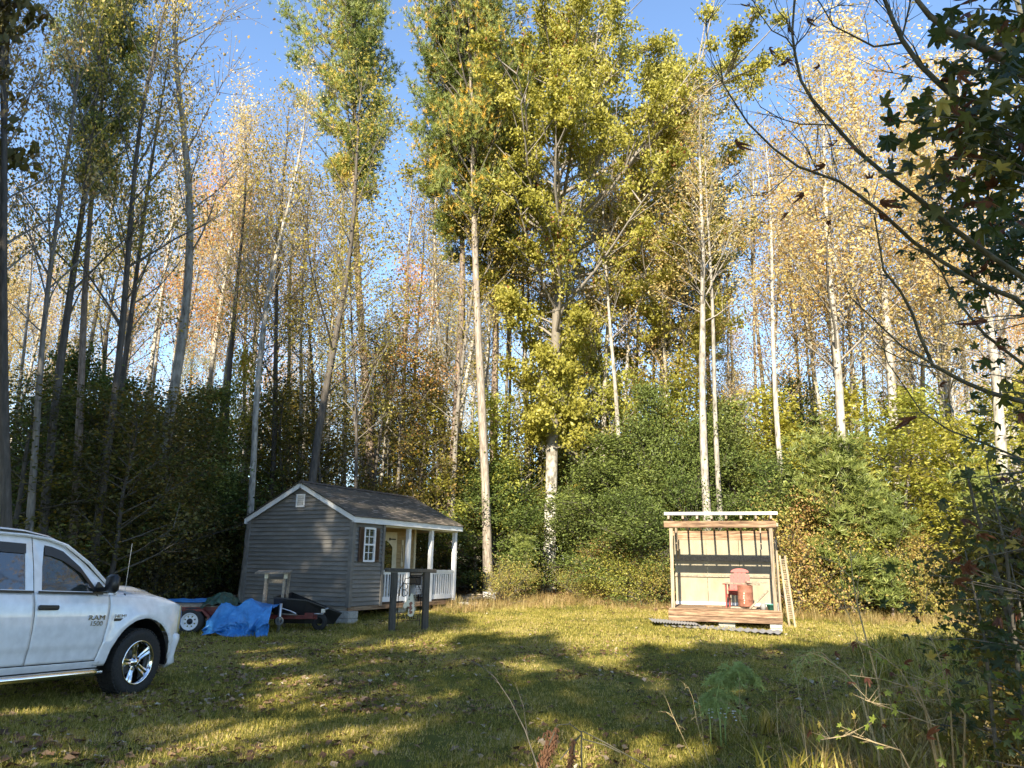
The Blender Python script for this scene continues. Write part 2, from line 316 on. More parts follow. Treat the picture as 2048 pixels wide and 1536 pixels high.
# lawn / forest floor
m, t, nd, ln, b = mat_base('lawn_and_leaf_mould')
g = nd.new('ShaderNodeNewGeometry'); sp = nd.new('ShaderNodeSeparateXYZ'); ln.new(g.outputs['Position'], sp.inputs[0])
n1 = nd.new('ShaderNodeTexNoise'); n1.inputs['Scale'].default_value = 0.6; n1.inputs['Detail'].default_value = 9; n1.inputs['Roughness'].default_value = 0.7; ln.new(g.outputs['Position'], n1.inputs['Vector'])
n2 = nd.new('ShaderNodeTexNoise'); n2.inputs['Scale'].default_value = 14; n2.inputs['Detail'].default_value = 8; n2.inputs['Roughness'].default_value = 0.75; ln.new(g.outputs['Position'], n2.inputs['Vector'])
r1 = ramp(nd, [(0.3, (0.085, 0.07, 0.03)), (0.5, (0.11, 0.115, 0.025)), (0.7, (0.17, 0.155, 0.04))]); ln.new(n1.outputs['Fac'], r1.inputs[0])
r2 = ramp(nd, [(0.3, (0.05, 0.032, 0.018)), (0.55, (0.14, 0.085, 0.045)), (0.75, (0.26, 0.18, 0.10))]); ln.new(n2.outputs['Fac'], r2.inputs[0])
ma = nd.new('ShaderNodeAttribute'); ma.attribute_name = 'woods'
mx = nd.new('ShaderNodeMix'); mx.data_type = 'RGBA'; ln.new(ma.outputs['Fac'], mx.inputs[0]); ln.new(r1.outputs[0], mx.inputs[6]); ln.new(r2.outputs[0], mx.inputs[7])
mv = nd.new('ShaderNodeHueSaturation'); mm = nd.new('ShaderNodeMath'); mm.operation = 'MULTIPLY_ADD'; mm.inputs[1].default_value = 1.2; mm.inputs[2].default_value = 0.4
ln.new(n2.outputs['Fac'], mm.inputs[0]); ln.new(mm.outputs[0], mv.inputs['Value']); ln.new(mx.outputs[2], mv.inputs['Color'])
ln.new(mv.outputs[0], b.inputs['Base Color']); b.inputs['Roughness'].default_value = 0.95; b.inputs['Specular IOR Level'].default_value = 0.1
bp = nd.new('ShaderNodeBump'); bp.inputs['Strength'].default_value = 0.8; bp.inputs['Distance'].default_value = 0.03; ln.new(n2.outputs['Fac'], bp.inputs['Height']); ln.new(bp.outputs[0], b.inputs['Normal'])
M['ground'] = m

# ------------------------------------------------------------------ ground
def edge_y(x):   # where the mown clearing ends and the woods begin
    if x < -4: return 22.5 - 0.25*(-4-x) if x > -14 else max(4.0, 20-1.2*(-14-x))
    if x < 3: return 25.5 + 1.2*math.sin(x*0.9)
    return 25.5 - 0.18*(x-3) + 0.5*math.sin(x)
def woods(x, y): return sstep(-1.5, 1.5, y-edge_y(x) + 0.8*noise.noise(Vector((x*0.4, y*0.4, 0))))
def axis_pts(a, b, fine0, fine1, h, far):
    pts = list(np.arange(fine0, fine1+1e-6, h)); g = h; x = fine1
    while x < b: g *= 1.35; x += g; pts.append(min(x, b))
    g = h; x = fine0
    while x > a: g *= 1.35; x -= g; pts.insert(0, max(x, a))
    return pts
gx = axis_pts(-900, 900, -14, 16, 0.5, 0); gy = axis_pts(-900, 900, -2, 42, 0.5, 0)
gv = [(x, y, gz(x, y)) for y in gy for x in gx]; nx = len(gx)
gf = [(j*nx+i, j*nx+i+1, (j+1)*nx+i+1, (j+1)*nx+i) for j in range(len(gy)-1) for i in range(nx-1)]
me = bpy.data.meshes.new('ground'); me.from_pydata(gv, [], gf); me.polygons.foreach_set('use_smooth', [True]*len(gf))
at_ = me.attributes.new('woods', 'FLOAT', 'POINT'); at_.data.foreach_set('value', [woods(x, y) for y in gy for x in gx])
obj('ground', me, M['ground'], kind='structure')
# ------------------------------------------------------------------ foliage meshes
def set_mesh(name, V, F, rnd=None, nper=4, mat=None, smooth=False):
    """V (n,3), F (m,3|4) arrays -> mesh"""
    me = bpy.data.meshes.new(name); V = np.asarray(V, np.float32); F = np.asarray(F, np.int32)
    k = F.shape[1]
    me.vertices.add(len(V)); me.vertices.foreach_set('co', V.ravel())
    me.loops.add(F.size); me.loops.foreach_set('vertex_index', F.ravel())
    me.polygons.add(len(F)); me.polygons.foreach_set('loop_start', np.arange(0, F.size, k, dtype=np.int32))
    try: me.polygons.foreach_set('loop_total', np.full(len(F), k, np.int32))
    except Exception: pass
    me.update(calc_edges=True)
    if rnd is not None:
        a = me.attributes.new('rnd', 'FLOAT', 'POINT'); a.data.foreach_set('value', np.asarray(rnd, np.float32))
    if mat is not None: me.materials.append(mat)
    return me
def rand_dirs(g, n, flat=1.0):
    v = g.normal(size=(n, 3)); v[:, 2] *= flat; return v/np.linalg.norm(v, axis=1, keepdims=True)
def leaves_arrays(g, C, size, svar=0.4, flat=0.08, aspect=0.62, fold=0.25, rnd=None, droop=0.0):
    """one folded diamond (2 triangles) per centre; normals lean upward when flat is small"""
    n = len(C); N = rand_dirs(g, n); N[:, 2] = np.abs(N[:, 2])*(.35+flat)+flat; N /= np.linalg.norm(N, axis=1, keepdims=True)
    A = g.normal(size=(n, 3)); A[:, 2] -= droop; A -= N*np.sum(A*N, 1, keepdims=True); A /= np.linalg.norm(A, axis=1, keepdims=True)
    B = np.cross(N, A); s = size*(1+svar*g.uniform(-1, 1, n))[:, None]*0.5
    V = np.empty((n, 4, 3)); V[:, 0] = C-A*s; V[:, 2] = C+A*s; V[:, 1] = C+B*s*aspect+N*s*fold-A*s*0.15; V[:, 3] = C-B*s*aspect+N*s*fold-A*s*0.15
    F = (np.arange(n)*4)[:, None, None]+np.array([[0, 1, 2], [0, 2, 3]])[None]
    r = g.uniform(0, 1, n) if rnd is None else rnd
    return V.reshape(-1, 3), F.reshape(-1, 3), np.repeat(r, 4)
def leaf_mesh(name, g, C, size, mat, **k):
    V, F, r = leaves_arrays(g, np.asarray(C), size, **k); return set_mesh(name, V, F, r, mat=mat)
def clump_rnd(g, C, cell=1.2, amt=0.35):
    """leaf tint: partly own, partly shared by neighbours of one spray"""
    q = np.floor(np.asarray(C)/cell).astype(int); h = (q[:, 0]*73856093 ^ q[:, 1]*19349663 ^ q[:, 2]*83492791) & 0xffff
    return np.clip((1-amt)*g.uniform(0, 1, len(C))+amt*(h/65535.0), 0, 1)
def needles_arrays(g, C, D, n=16, L=0.26, wd=0.012, rnd=None):
    """tufts: n thin triangles fanned round direction D at each centre"""
    m = len(C); C = np.repeat(C, n, 0); D = np.repeat(D, n, 0)
    d = D*g.uniform(0.35, 1.0, (m*n, 1))+rand_dirs(g, m*n)*0.75; d /= np.linalg.norm(d, axis=1, keepdims=True)
    s = np.cross(d, rand_dirs(g, m*n)); s /= np.linalg.norm(s, axis=1, keepdims=True)
    l = L*g.uniform(0.7, 1.15, (m*n, 1)); V = np.empty((m*n, 3, 3))
    V[:, 0] = C-s*wd; V[:, 1] = C+s*wd; V[:, 2] = C+d*l
    F = np.arange(m*n*3).reshape(-1, 3); r = np.repeat(np.clip(rnd if rnd is not None else g.uniform(0, 1, m), 0, 1), n)
    r = np.clip(r+g.normal(0, .06, len(r)), 0, 1)
    return V.reshape(-1, 3), F, np.repeat(r, 3)

def skeleton(rs, H=20, r0=0.16, lo=0.4, nb=40, blen=lambda t: 2.5, bel=lambda t: 40, wob=0.25, twigs=5, tl=0.3, tsides=10, curve=0.25, forks=None, bexp=0.5, tip=0.12, keep=None, azf=None, jit=(0.7, 1.2), brk=1.0):
    """trunk + limbs + twigs. returns trunk MB, branch MB, leaf anchor list (points, dirs)"""
    T = MB(); B = MB(); anc = []; adir = []
    n = 14; pts = []; ox = oy = 0
    ph = rs.uniform(0, 6.28); ph2 = rs.uniform(0, 6.28)
    for i in range(n+1):
        t = i/n; ox = wob*(math.sin(t*3.1+ph)-math.sin(ph))*0.8+wob*0.3*math.sin(t*9+ph2); oy = wob*(math.sin(t*2.7+ph2)-math.sin(ph2))*0.8+wob*.3*math.sin(t*8+ph)
        pts.append(Vector((ox*t**.5, oy*t**.5, H*t)))
    rad = [r0*(1+0.45*math.exp(-t*H/0.35))*(1-t)**0.75*(1-tip)+r0*tip*0.5 for t in [i/n for i in range(n+1)]]
    pts.insert(1, pts[0].lerp(pts[1], 0.15)); rad.insert(1, r0*1.08)
    pts[0] -= Vector((0, 0, 0.5)); T.tube(pts, rad, tsides)
    T.v = [(x+(x-pts[min(n+1, k//tsides)].x)*q, y+(y-pts[min(n+1, k//tsides)].y)*q, z) for k, (x, y, z) in enumerate(T.v) for q in (0.22*noise.noise(Vector((x*9, y*9, z*.9))),)]
    def P(t):
        x = t*n; i = min(n-1, int(x)); a = pts[i+1] if i > 0 else pts[1]; b = pts[i+2]; return a.lerp(b, x-i)
    az = rs.uniform(0, 6.28)
    for k in range(nb):
        t = lo+(1-lo)*((k+rs.random()*0.8)/nb)**0.9; t = min(t, 0.985); az += 2.4+rs.uniform(-.5, .5)
        if keep is not None and not keep(t, az % (2*PI), rs): continue
        L = blen(t)*rs.uniform(*jit)*(azf(az, t) if azf else 1); el = math.radians(bel(t)+rs.uniform(-12, 12)); p = P(t)
        d = Vector((math.cos(az)*math.cos(el), math.sin(az)*math.cos(el), math.sin(el)))
        bp = [p.copy()]; m = 5; cv = curve*rs.uniform(0.5, 1.4)
        for j in range(m):
            d = (d+Vector((rs.uniform(-.16, .16), rs.uniform(-.16, .16), cv*0.35+rs.uniform(-.08, .08)))).normalized()
            p = p+d*(L/m); bp.append(p.copy())
        br = max(0.012, min(r0*0.45, 0.016*L+0.008)*(1.1-0.5*t))*brk; B.tube(bp, [br*(1-0.8*j/m) for j in range(m+1)], 4, cap=False)
        for q in range(twigs):
            f = rs.uniform(0.25, 1.0); j = min(m-1, int(f*m)); a = bp[j].lerp(bp[j+1], f*m-j)
            bd = (bp[j+1]-bp[j]).normalized(); td = (bd+Vector((rs.gauss(0, .6), rs.gauss(0, .6), rs.gauss(0.1, .45)))).normalized()
            tl_ = L*tl*rs.uniform(0.6, 1.3); e1 = a+td*tl_*0.5; e2 = e1+(td+Vector((0, 0, cv*.5))).normalized()*tl_*0.5
            B.tube([a, e1, e2], [br*0.38, br*0.26, br*0.1+0.002], 3, cap=False)
            for s_ in (0.5, 0.75, 1.0):
                anc.append(tuple(a.lerp(e2, s_))); adir.append(tuple(td))
        anc.append(tuple(bp[-1])); adir.append(tuple(d))
    return T, B, np.array(anc), np.array(adir)
PROTO = {}
def register(key, T, B, leafme, barkm, twigm, H, r0, r_ref=None):
    tm = T.mesh(key+'_trunk', smooth=True); tm.materials.append(barkm)
    bm_ = B.mesh(key+'_limbs', smooth=True) if B is not None and B.v else None
    if bm_: bm_.materials.append(twigm)
    PROTO[key] = dict(trunk=tm, limbs=bm_, leaves=leafme, H=H, r=r0)
def plant(key, name, loc, height=None, width=None, rz=0, tilt=None, label=None, cat='tree', group=None, crown='crown', trunk_mat=None, leaf_mat=None):
    p = PROTO[key]; s = (height or p['H'])/p['H']; wd = width or s
    m = Matrix.Rotation(rz, 3, 'Z')
    if tilt is not None:
        m = Vector((0, 0, 1)).rotation_difference(Vector(tilt).normalized()).to_matrix() @ m
    root = thing(name, loc, rot=m.to_euler(), label=label, cat=cat, group=group); root.scale = (wd, wd, s)
    for nm, key2, mt in (('trunk', 'trunk', trunk_mat), ('limbs', 'limbs', None), (crown, 'leaves', leaf_mat)):
        if p[key2] is None: continue
        o = bpy.data.objects.new(nm, p[key2]); COL.objects.link(o); o.parent = root
        if key2 != 'trunk': o['kind'] = 'stuff'
        if mt is not None:
            o.material_slots[0].link = 'OBJECT'; o.material_slots[0].material = mt
    return root
def around(g, A, n, spread, outer=1.0):
    r = np.hypot(A[:, 0], A[:, 1]); p = 0.25*r.mean()+r*outer; idx = g.choice(len(A), n, p=p/p.sum()); return A[idx]+g.normal(size=(n, 3))*np.array(spread)

def proto_thin(key, seed, H, r0, lo, nb, bl, nl, size, leafm, bark, el=48, spread=(.3, .3, .25), twigs=5, wob=0.35, twigm='twig', keep=None, curve=0.12):
    rs = random.Random(seed); g = np.random.default_rng(seed)
    T, B, A, D = skeleton(rs, H, r0, lo, nb, blen=lambda t: bl*(1.15-t)*2.1+0.6, bel=lambda t: el-10+25*t, wob=wob, twigs=twigs+3, tsides=8, keep=keep, curve=curve, brk=.6, jit=(.35, 1.25))
    C = around(g, A, nl, spread); register(key, T, B, leaf_mesh(key+'_leaves', g, C, size, M[leafm], rnd=clump_rnd(g, C)), M[bark], M[twigm], H, r0)
# slender woodland trees, four habits
proto_thin('poplar_a', 11, 22, 0.15, 0.50, 44, 2.2, 4600, 0.10, 'leaf_tan', 'bark_pale')
proto_thin('poplar_b', 12, 22, 0.14, 0.56, 40, 1.9, 3300, 0.10, 'leaf_tan', 'bark_pale')
proto_thin('poplar_c', 13, 20, 0.12, 0.35, 46, 2.0, 4600, 0.10, 'leaf_olive', 'bark_grey')
proto_thin('poplar_d', 14, 22, 0.16, 0.34, 60, 2.6, 9500, 0.105, 'leaf_tan', 'bark_pale', twigs=6)
proto_thin('poplar_e', 15, 18, 0.10, 0.42, 40, 1.9, 4200, 0.10, 'leaf_orange', 'bark_grey')
proto_thin('bare_pole', 16, 21, 0.13, 0.55, 30, 2.0, 700, 0.11, 'leaf_tan', 'bark_pale', twigs=7)
proto_thin('dark_pole', 17, 21, 0.15, 0.34, 40, 2.4, 4200, 0.105, 'leaf_olive', 'bark_dark', twigm='twig_dark', wob=0.5)
proto_thin('bare_limbs', 18, 24, 0.17, 0.45, 34, 2.6, 1500, 0.11, 'leaf_tan', 'bark_pale', el=56, twigs=11, wob=0.7, curve=0.3)
# layered understory saplings
def proto_layered(key, seed, H, leafm, nl, size, bark='bark_grey', bl=2.2, lo=0.15, nb=34, flat=0.5, zs=0.13):
    rs = random.Random(seed); g = np.random.default_rng(seed)
    T, B, A, D = skeleton(rs, H, 0.05+H*0.005, lo, nb, blen=lambda t: bl*(1.1-t*0.75), bel=lambda t: 12+40*t, wob=0.3, twigs=7, tl=0.4, tsides=7, curve=0.08)
    C = around(g, A, nl, (.26, .26, zs)); register(key, T, B, leaf_mesh(key+'_leaves', g, C, size, M[leafm], flat=flat, rnd=clump_rnd(g, C, 0.8)), M[bark], M['twig_dark'], H, 0.05+H*.005)
proto_layered('layered_lime', 21, 7, 'leaf_lime', 6500, 0.13)
proto_layered('layered_shade', 22, 8, 'leaf_shade', 5200, 0.105, 'bark_dark')
proto_layered('layered_shade_b', 23, 6, 'leaf_shade', 4200, 0.10, 'bark_dark', bl=1.9)
proto_layered('layered_tan', 24, 7, 'leaf_olive', 6000, 0.12)
# hollies: dense evergreen mass to the ground
def proto_dense(key, seed, H, W, leafm, nl, size, bark='bark_dark', flat=0.2, cone=1.0, base=0.02, nb=70, vines=False):
    rs = random.Random(seed); g = np.random.default_rng(seed)
    prof = lambda t: W*(min(1, 0.55+t*2.2) if t < 0.2 else 1)*(1-t**1.6*cone*0.86)+0.12
    T, B, A, D = skeleton(rs, H, 0.05+H*0.008, base, nb, blen=prof, bel=lambda t: 10+50*t, jit=(.4, 1.4), wob=0.5, twigs=9, tl=0.38, tsides=7, curve=0.12)
    C = around(g, A, nl, (.24, .24, .16)); register(key, T, B, leaf_mesh(key+'_leaves', g, C, size, M[leafm], flat=flat, rnd=clump_rnd(g, C, 0.7)), M[bark], M['twig_dark'], H, .05+H*.008)
proto_dense('holly_a', 31, 7.5, 2.4, 'leaf_holly', 30000, 0.09)
proto_dense('holly_b', 32, 5.5, 2.2, 'leaf_holly', 20000, 0.085, cone=0.8)
proto_dense('bush_a', 33, 2.4, 1.3, 'leaf_bush', 7000, 0.062, cone=0.7, nb=40, flat=0.1)
proto_dense('bush_b', 34, 1.8, 1.2, 'leaf_lime', 5200, 0.07, cone=0.6, nb=36, flat=0.1)
proto_dense('bush_dark', 35, 3.0, 1.7, 'leaf_shade', 6500, 0.08, cone=0.7, nb=46, flat=0.15)
proto_dense('scrub', 36, 1.1, 0.9, 'leaf_bush', 2200, 0.06, cone=0.5, nb=26, flat=0.1)
# pines
def proto_pine(key, seed, H, r0, lo, nb, bl, ntuft, mat, L=0.26, el=20, bark='bark_pine', yel=0.3, keep=None, prof=None, tuftn=15, spread=.28):
    rs = random.Random(seed); g = np.random.default_rng(seed)
    T, B, A, D = skeleton(rs, H, r0, lo, nb, blen=prof or (lambda t: bl*math.sin(PI*min(1, (1.04-t)/(1.04-lo))**0.75)**0.6+0.4), bel=lambda t: el+30*(t-lo)/(1-lo), wob=0.3, twigs=9, tl=0.28, tsides=9, curve=0.3, keep=keep, jit=(.35, 1.3))
    i = g.integers(0, len(A), ntuft); C = A[i]+g.normal(size=(ntuft, 3))*spread*np.array([1, 1, .7]); Dd = D[i]*0.6+np.array([0, 0, .7]); Dd /= np.linalg.norm(Dd, axis=1, keepdims=True)
    r = clump_rnd(g, C, 1.1, 0.5)*1.0; r = np.clip(r*0.8+(g.random(ntuft) < yel)*g.uniform(0.1, .5, ntuft), 0, 1)
    V, F, rr = needles_arrays(g, C, Dd, tuftn, L, 0.014, r); me = set_mesh(key+'_needles', V, F, rr, mat=M[mat])
    register(key, T, B, me, M[bark], M['twig_dark'], H, r0)
proto_pine('pine_yellow', 41, 24, 0.24, 0.50, 105, 4.3, 14000, 'needle', L=.22, tuftn=12, yel=0.36, spread=.2, prof=lambda t: float(np.interp(t, [.5, .6, .7, .82, .93, 1], [2.2, 3.4, 3.6, 4.2, 3.0, 1.0])))
proto_pine('pine_green', 42, 24, 0.22, 0.55, 80, 3.6, 10500, 'needle', L=.22, tuftn=12, yel=0.04, spread=.2, prof=lambda t: float(np.interp(t, [.55, .68, .8, .93, 1], [1.0, 2.6, 3.3, 2.6, 1.0])))
proto_pine('pine_young', 43, 3.2, 0.04, 0.06, 34, 0.9, 1300, 'needle_green', L=0.2, el=35, spread=.12, tuftn=12, yel=0)
# the tall sweetgum in the middle of the picture
def proto_gum(key, seed, H, lo, nb, prof, nl, size, leafm='leaf_gum', r0=0.3, bark='bark_grey', azf=None):
    rs = random.Random(seed); g = np.random.default_rng(seed)
    T, B, A, D = skeleton(rs, H, r0, lo, nb, blen=prof, bel=lambda t: 8+38*t, wob=0.3, twigs=14, jit=(.55, 1.25), tl=0.3, tsides=12, curve=0.15, azf=azf)
    # leaves gather in sprays at the twig tips, leaving gaps
    k = g.random(len(A)) < 0.42; A2 = A[k]; C = around(g, A2, nl, (.2, .2, .14))
    register(key, T, B, leaf_mesh(key+'_leaves', g, C, size, M[leafm], flat=0.12, rnd=clump_rnd(g, C, 0.9, .4)), M[bark], M['twig'], H, r0)
def interp(xs):
    return lambda t: float(np.interp(t, [a for a, b in xs], [b for a, b in xs]))
proto_gum('gum_main', 51, 25.5, 0.20, 112, interp([(0.2, 1.2), (0.3, 1.6), (0.36, 1.6), (0.43, 6.0), (0.56, 7.2), (0.68, 6.0), (0.8, 4.4), (0.88, 3.0), (0.95, 1.9), (1, .7)]), 125000, 0.145, azf=lambda a, t: 1+.30*math.cos(a)*min(1, max(0, (t-.3)*4)))
proto_gum('gum_side', 52, 22, 0.35, 70, interp([(0.35, 3.0), (0.5, 4.6), (0.7, 4.2), (0.9, 2.4), (1, .8)]), 46000, 0.15, r0=0.2)
proto_gum('gum_low', 53, 11, 0.45, 46, interp([(0.4, 2.9), (0.5, 3.3), (0.8, 2.2), (1, .7)]), 14000, 0.14, leafm='leaf_lime', r0=0.12)
proto_gum('shade_crown', 54, 20, 0.30, 60, interp([(0.3, 4.0), (0.5, 4.8), (0.8, 3.6), (1, 1.2)]), 9000, 0.34, leafm='leaf_shade', r0=0.3)
proto_gum('shade_crown_high', 55, 20, 0.60, 44, interp([(0.6, 4.6), (0.75, 4.8), (0.88, 3.4), (1, 1.2)]), 8500, 0.36, leafm='leaf_shade', r0=0.3)

# ------------------------------------------------------------------ named trees, each from where its trunk stands in the clearing edge
def plant_line(key, name, base, top, Y0, Y1, height, width=None, label=None, rz=0, **k):
    a = at(base[0], base[1], Y0); b = at(top[0], top[1], Y1); d = (b-a).normalized()
    t = (gz(a.x, a.y)-a.z)/d.z; p = a+d*t
    for _ in range(3): p = a+d*((gz(p.x, p.y)-a.z)/d.z)
    return plant(key, name, p, height, width, rz, d, label, **k)
Z = Vector
def where(x, y, h=0):
    px = 1024+1495*x/y; marks = ((120, 'the truck rear door'), (260, 'the truck cab'), (380, 'the truck hood'), (490, 'the blue tarp'), (620, 'the shed gable'), (720, 'the shed ridge'), (820, 'the shed porch'), (930, 'the far end of the shed'), (1010, 'the pale leaning pine'),
        (1090, 'the white bin'), (1200, 'the big sweetgum'), (1330, 'the big dark holly'), (1420, 'the lean-to deck'), (1560, 'the lean-to roof'), (1680, 'the lattice panel'), (1780, 'the young pines'), (1900, 'the lime saplings'), (9999, 'the dark star-leaved boughs'))
    m = next(t for p, t in marks if px < p); d = 'just beyond ' if y < 40 else ('well back behind ' if y < 58 else 'faint and farthest behind ')
    return (', ' if h <= 23 else ', tall, ')+d+m
rs_e = random.Random(4)
# centre
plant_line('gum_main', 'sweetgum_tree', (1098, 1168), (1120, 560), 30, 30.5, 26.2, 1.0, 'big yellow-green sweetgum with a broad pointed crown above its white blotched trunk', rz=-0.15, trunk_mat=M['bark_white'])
pt = MB()
plant_line('gum_side', 'sweetgum_tree', (1330, 900), (1340, 300), 33, 33, 25.5, 1.0, 'yellow-green sweetgum with a smaller crown just beside the biggest one, behind the hollies', rz=2.0)
plant_line('gum_low', 'maple_tree', (1180, 1100), (1175, 800), 31.5, 31.5, 10.5, 0.9, 'low lime green maple spreading layered boughs around the white blotched trunk', rz=1.0)
plant_line('pine_yellow', 'pine_tree', (975, 1100), (958, 470), 28, 28, 28.5, .8, 'tall pine with yellow-orange old needles and a pale leaning trunk behind the shed', rz=0.3, trunk_mat=M['bark_tan'])
plant_line('pine_green', 'pine_tree', (745, 1000), (712, 260), 31, 31, 30.5, 1.0, 'tall green pine rising above the bare trees behind the shed roof', rz=1.3)
plant_line('pine_green', 'pine_tree', (905, 1000), (918, 500), 29.5, 29.5, 24.5, 1.0, 'slimmer pine with a straight reddish trunk next to the yellow-needled pine', rz=4.0)
plant_line('pine_green', 'pine_tree', (985, 1000), (984, 500), 31, 31, 24, 1.0, 'pine with a brown trunk close behind the pale leaning trunk', rz=5.1)
plant_line('pine_green', 'pine_tree', (1425, 1000), (1415, 500), 36, 36, 20, 0.8, 'pale trunked pine rising behind the open lean-to', rz=2.2)
plant_line('pine_green', 'pine_tree', (150, 1000), (205, 100), 19, 20, 21, 0.55, 'dark pine at the edge of the woods beyond the truck', rz=0.9)
# left side, nearer and mostly in shade
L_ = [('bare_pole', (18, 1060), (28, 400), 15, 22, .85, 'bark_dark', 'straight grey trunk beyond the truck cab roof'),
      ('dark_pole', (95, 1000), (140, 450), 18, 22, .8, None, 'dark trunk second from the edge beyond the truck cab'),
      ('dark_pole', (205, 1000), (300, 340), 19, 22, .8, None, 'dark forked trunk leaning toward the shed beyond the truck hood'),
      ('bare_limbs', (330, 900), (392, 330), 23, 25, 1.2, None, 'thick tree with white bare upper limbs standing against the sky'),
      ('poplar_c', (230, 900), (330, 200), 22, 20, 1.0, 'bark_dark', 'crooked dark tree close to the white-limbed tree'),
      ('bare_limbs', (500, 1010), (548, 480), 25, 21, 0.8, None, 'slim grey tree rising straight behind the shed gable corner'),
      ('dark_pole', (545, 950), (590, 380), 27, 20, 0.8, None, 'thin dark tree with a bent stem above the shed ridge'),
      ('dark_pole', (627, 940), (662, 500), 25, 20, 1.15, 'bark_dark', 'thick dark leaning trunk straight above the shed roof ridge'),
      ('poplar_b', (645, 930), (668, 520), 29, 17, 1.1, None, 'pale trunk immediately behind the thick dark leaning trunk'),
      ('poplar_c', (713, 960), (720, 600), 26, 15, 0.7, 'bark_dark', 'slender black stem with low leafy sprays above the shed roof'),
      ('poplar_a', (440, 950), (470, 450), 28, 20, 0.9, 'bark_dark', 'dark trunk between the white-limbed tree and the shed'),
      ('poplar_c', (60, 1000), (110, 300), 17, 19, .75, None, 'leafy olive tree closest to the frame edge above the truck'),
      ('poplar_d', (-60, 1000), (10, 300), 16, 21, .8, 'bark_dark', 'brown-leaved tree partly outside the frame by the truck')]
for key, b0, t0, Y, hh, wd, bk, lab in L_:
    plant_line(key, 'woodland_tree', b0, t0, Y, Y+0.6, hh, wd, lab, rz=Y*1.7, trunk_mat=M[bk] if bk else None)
# right side
R_ = [('poplar_a', (1420, 1010), (1411, 560), 26.6, 20.5, 1.2, 'pale straight trunk rising behind the white roof edge of the lean-to'),
      ('bare_pole', (1446, 1020), (1440, 600), 26.9, 19.5, 0.9, 'thin tan pole of a tree beside the pale straight trunk behind the lean-to'),
      ('bare_pole', (1566, 960), (1546, 560), 26.3, 19.5, 1.0, 'slim white trunk just beyond the right-hand corner of the lean-to roof'.replace('right-hand', 'far')),
      ('poplar_d', (1682, 950), (1656, 540), 26.8, 22.5, 1.3, 'golden-leaved poplar with a mottled trunk wrapped in holly'),
      ('poplar_d', (1790, 850), (1764, 520), 27.8, 24.5, 1.4, 'tallest golden poplar, mottled grey trunk behind the lime saplings'),
      ('poplar_d', (2010, 1060), (1965, 600), 24.2, 21, 1.35, 'white trunked poplar seen through the dark sweetgum branches'),
      ('bare_pole', (1510, 900), (1490, 400), 34, 23, 0.8, 'thin pale pole with bare twigs against the blue gap of sky'),
      ('poplar_b', (1310, 800), (1320, 560), 38, 22, 0.9, 'brown trunk between the two sweetgum crowns'),
      ('dark_pole', (1335, 780), (1347, 550), 37, 21, 1.0, 'dark slanting trunk above the hollies'),
      ('dark_pole', (1222, 780), (1220, 500), 36, 21, 1.1, 'dark trunk directly behind the big sweetgum crown'),
      ('poplar_d', (1900, 900), (1870, 400), 33, 24, 1.0, 'tan-leaved poplar behind the dark overhanging twigs'),
      ('bare_pole', (1390, 700), (1400, 400), 34, 22, 0.7, 'pale thin pole at the edge of the smaller sweetgum crown')]
for key, b0, t0, Y, hh, wd, lab in R_:
    plant_line(key, 'woodland_tree', b0, t0, Y, Y+0.3, hh, wd, lab, rz=Y*2.3)
E_ = [(890, 900, 884, 500, 31, .9), (1060, 800, 1056, 520, 34, .7), (1000, 850, 1010, 480, 34, .8), (1265, 800, 1262, 560, 35, .9), (1375, 850, 1372, 500, 33, .7), (1480, 880, 1470, 500, 36, .8), (1535, 900, 1520, 500, 35, .9), (1620, 850, 1600, 450, 34, .9),
      (1720, 800, 1700, 450, 35, .9), (1840, 800, 1815, 450, 33, 1.0), (1950, 800, 1925, 500, 34, 1.0), (2040, 900, 2010, 500, 31, 1.1), (575, 900, 600, 480, 32, .8), (600, 900, 628, 420, 36, .9), (480, 900, 520, 420, 34, .9), (400, 900, 452, 420, 31, .9), (290, 900, 360, 380, 30, .9), (160, 900, 250, 380, 28, .8), (690, 900, 700, 480, 35, .9), (790, 900, 800, 480, 34, 1.1), (818, 900, 826, 480, 37, .9), (850, 880, 856, 480, 36, .8)]
for i, (a0, b0, a1, b1, Y, wd) in enumerate(E_):
    g_ = at(a0, 1150, Y); lab = 'straight pale pole with bare lower stem'+where(g_.x, Y)
    plant_line('bare_pole' if i % 3 else 'poplar_b', 'woodland_tree', (a0, b0), (a1, b1), Y, Y+.3, rs_e.uniform(19, 23), wd*1.15, lab, rz=i*1.1, group=lab+', several')
plant_line('poplar_e', 'orange_tree', (500, 900), (500, 500), 42, 42, 25, 1.5, 'tree with a bright orange top against the sky beside the white limbs', rz=2.2)
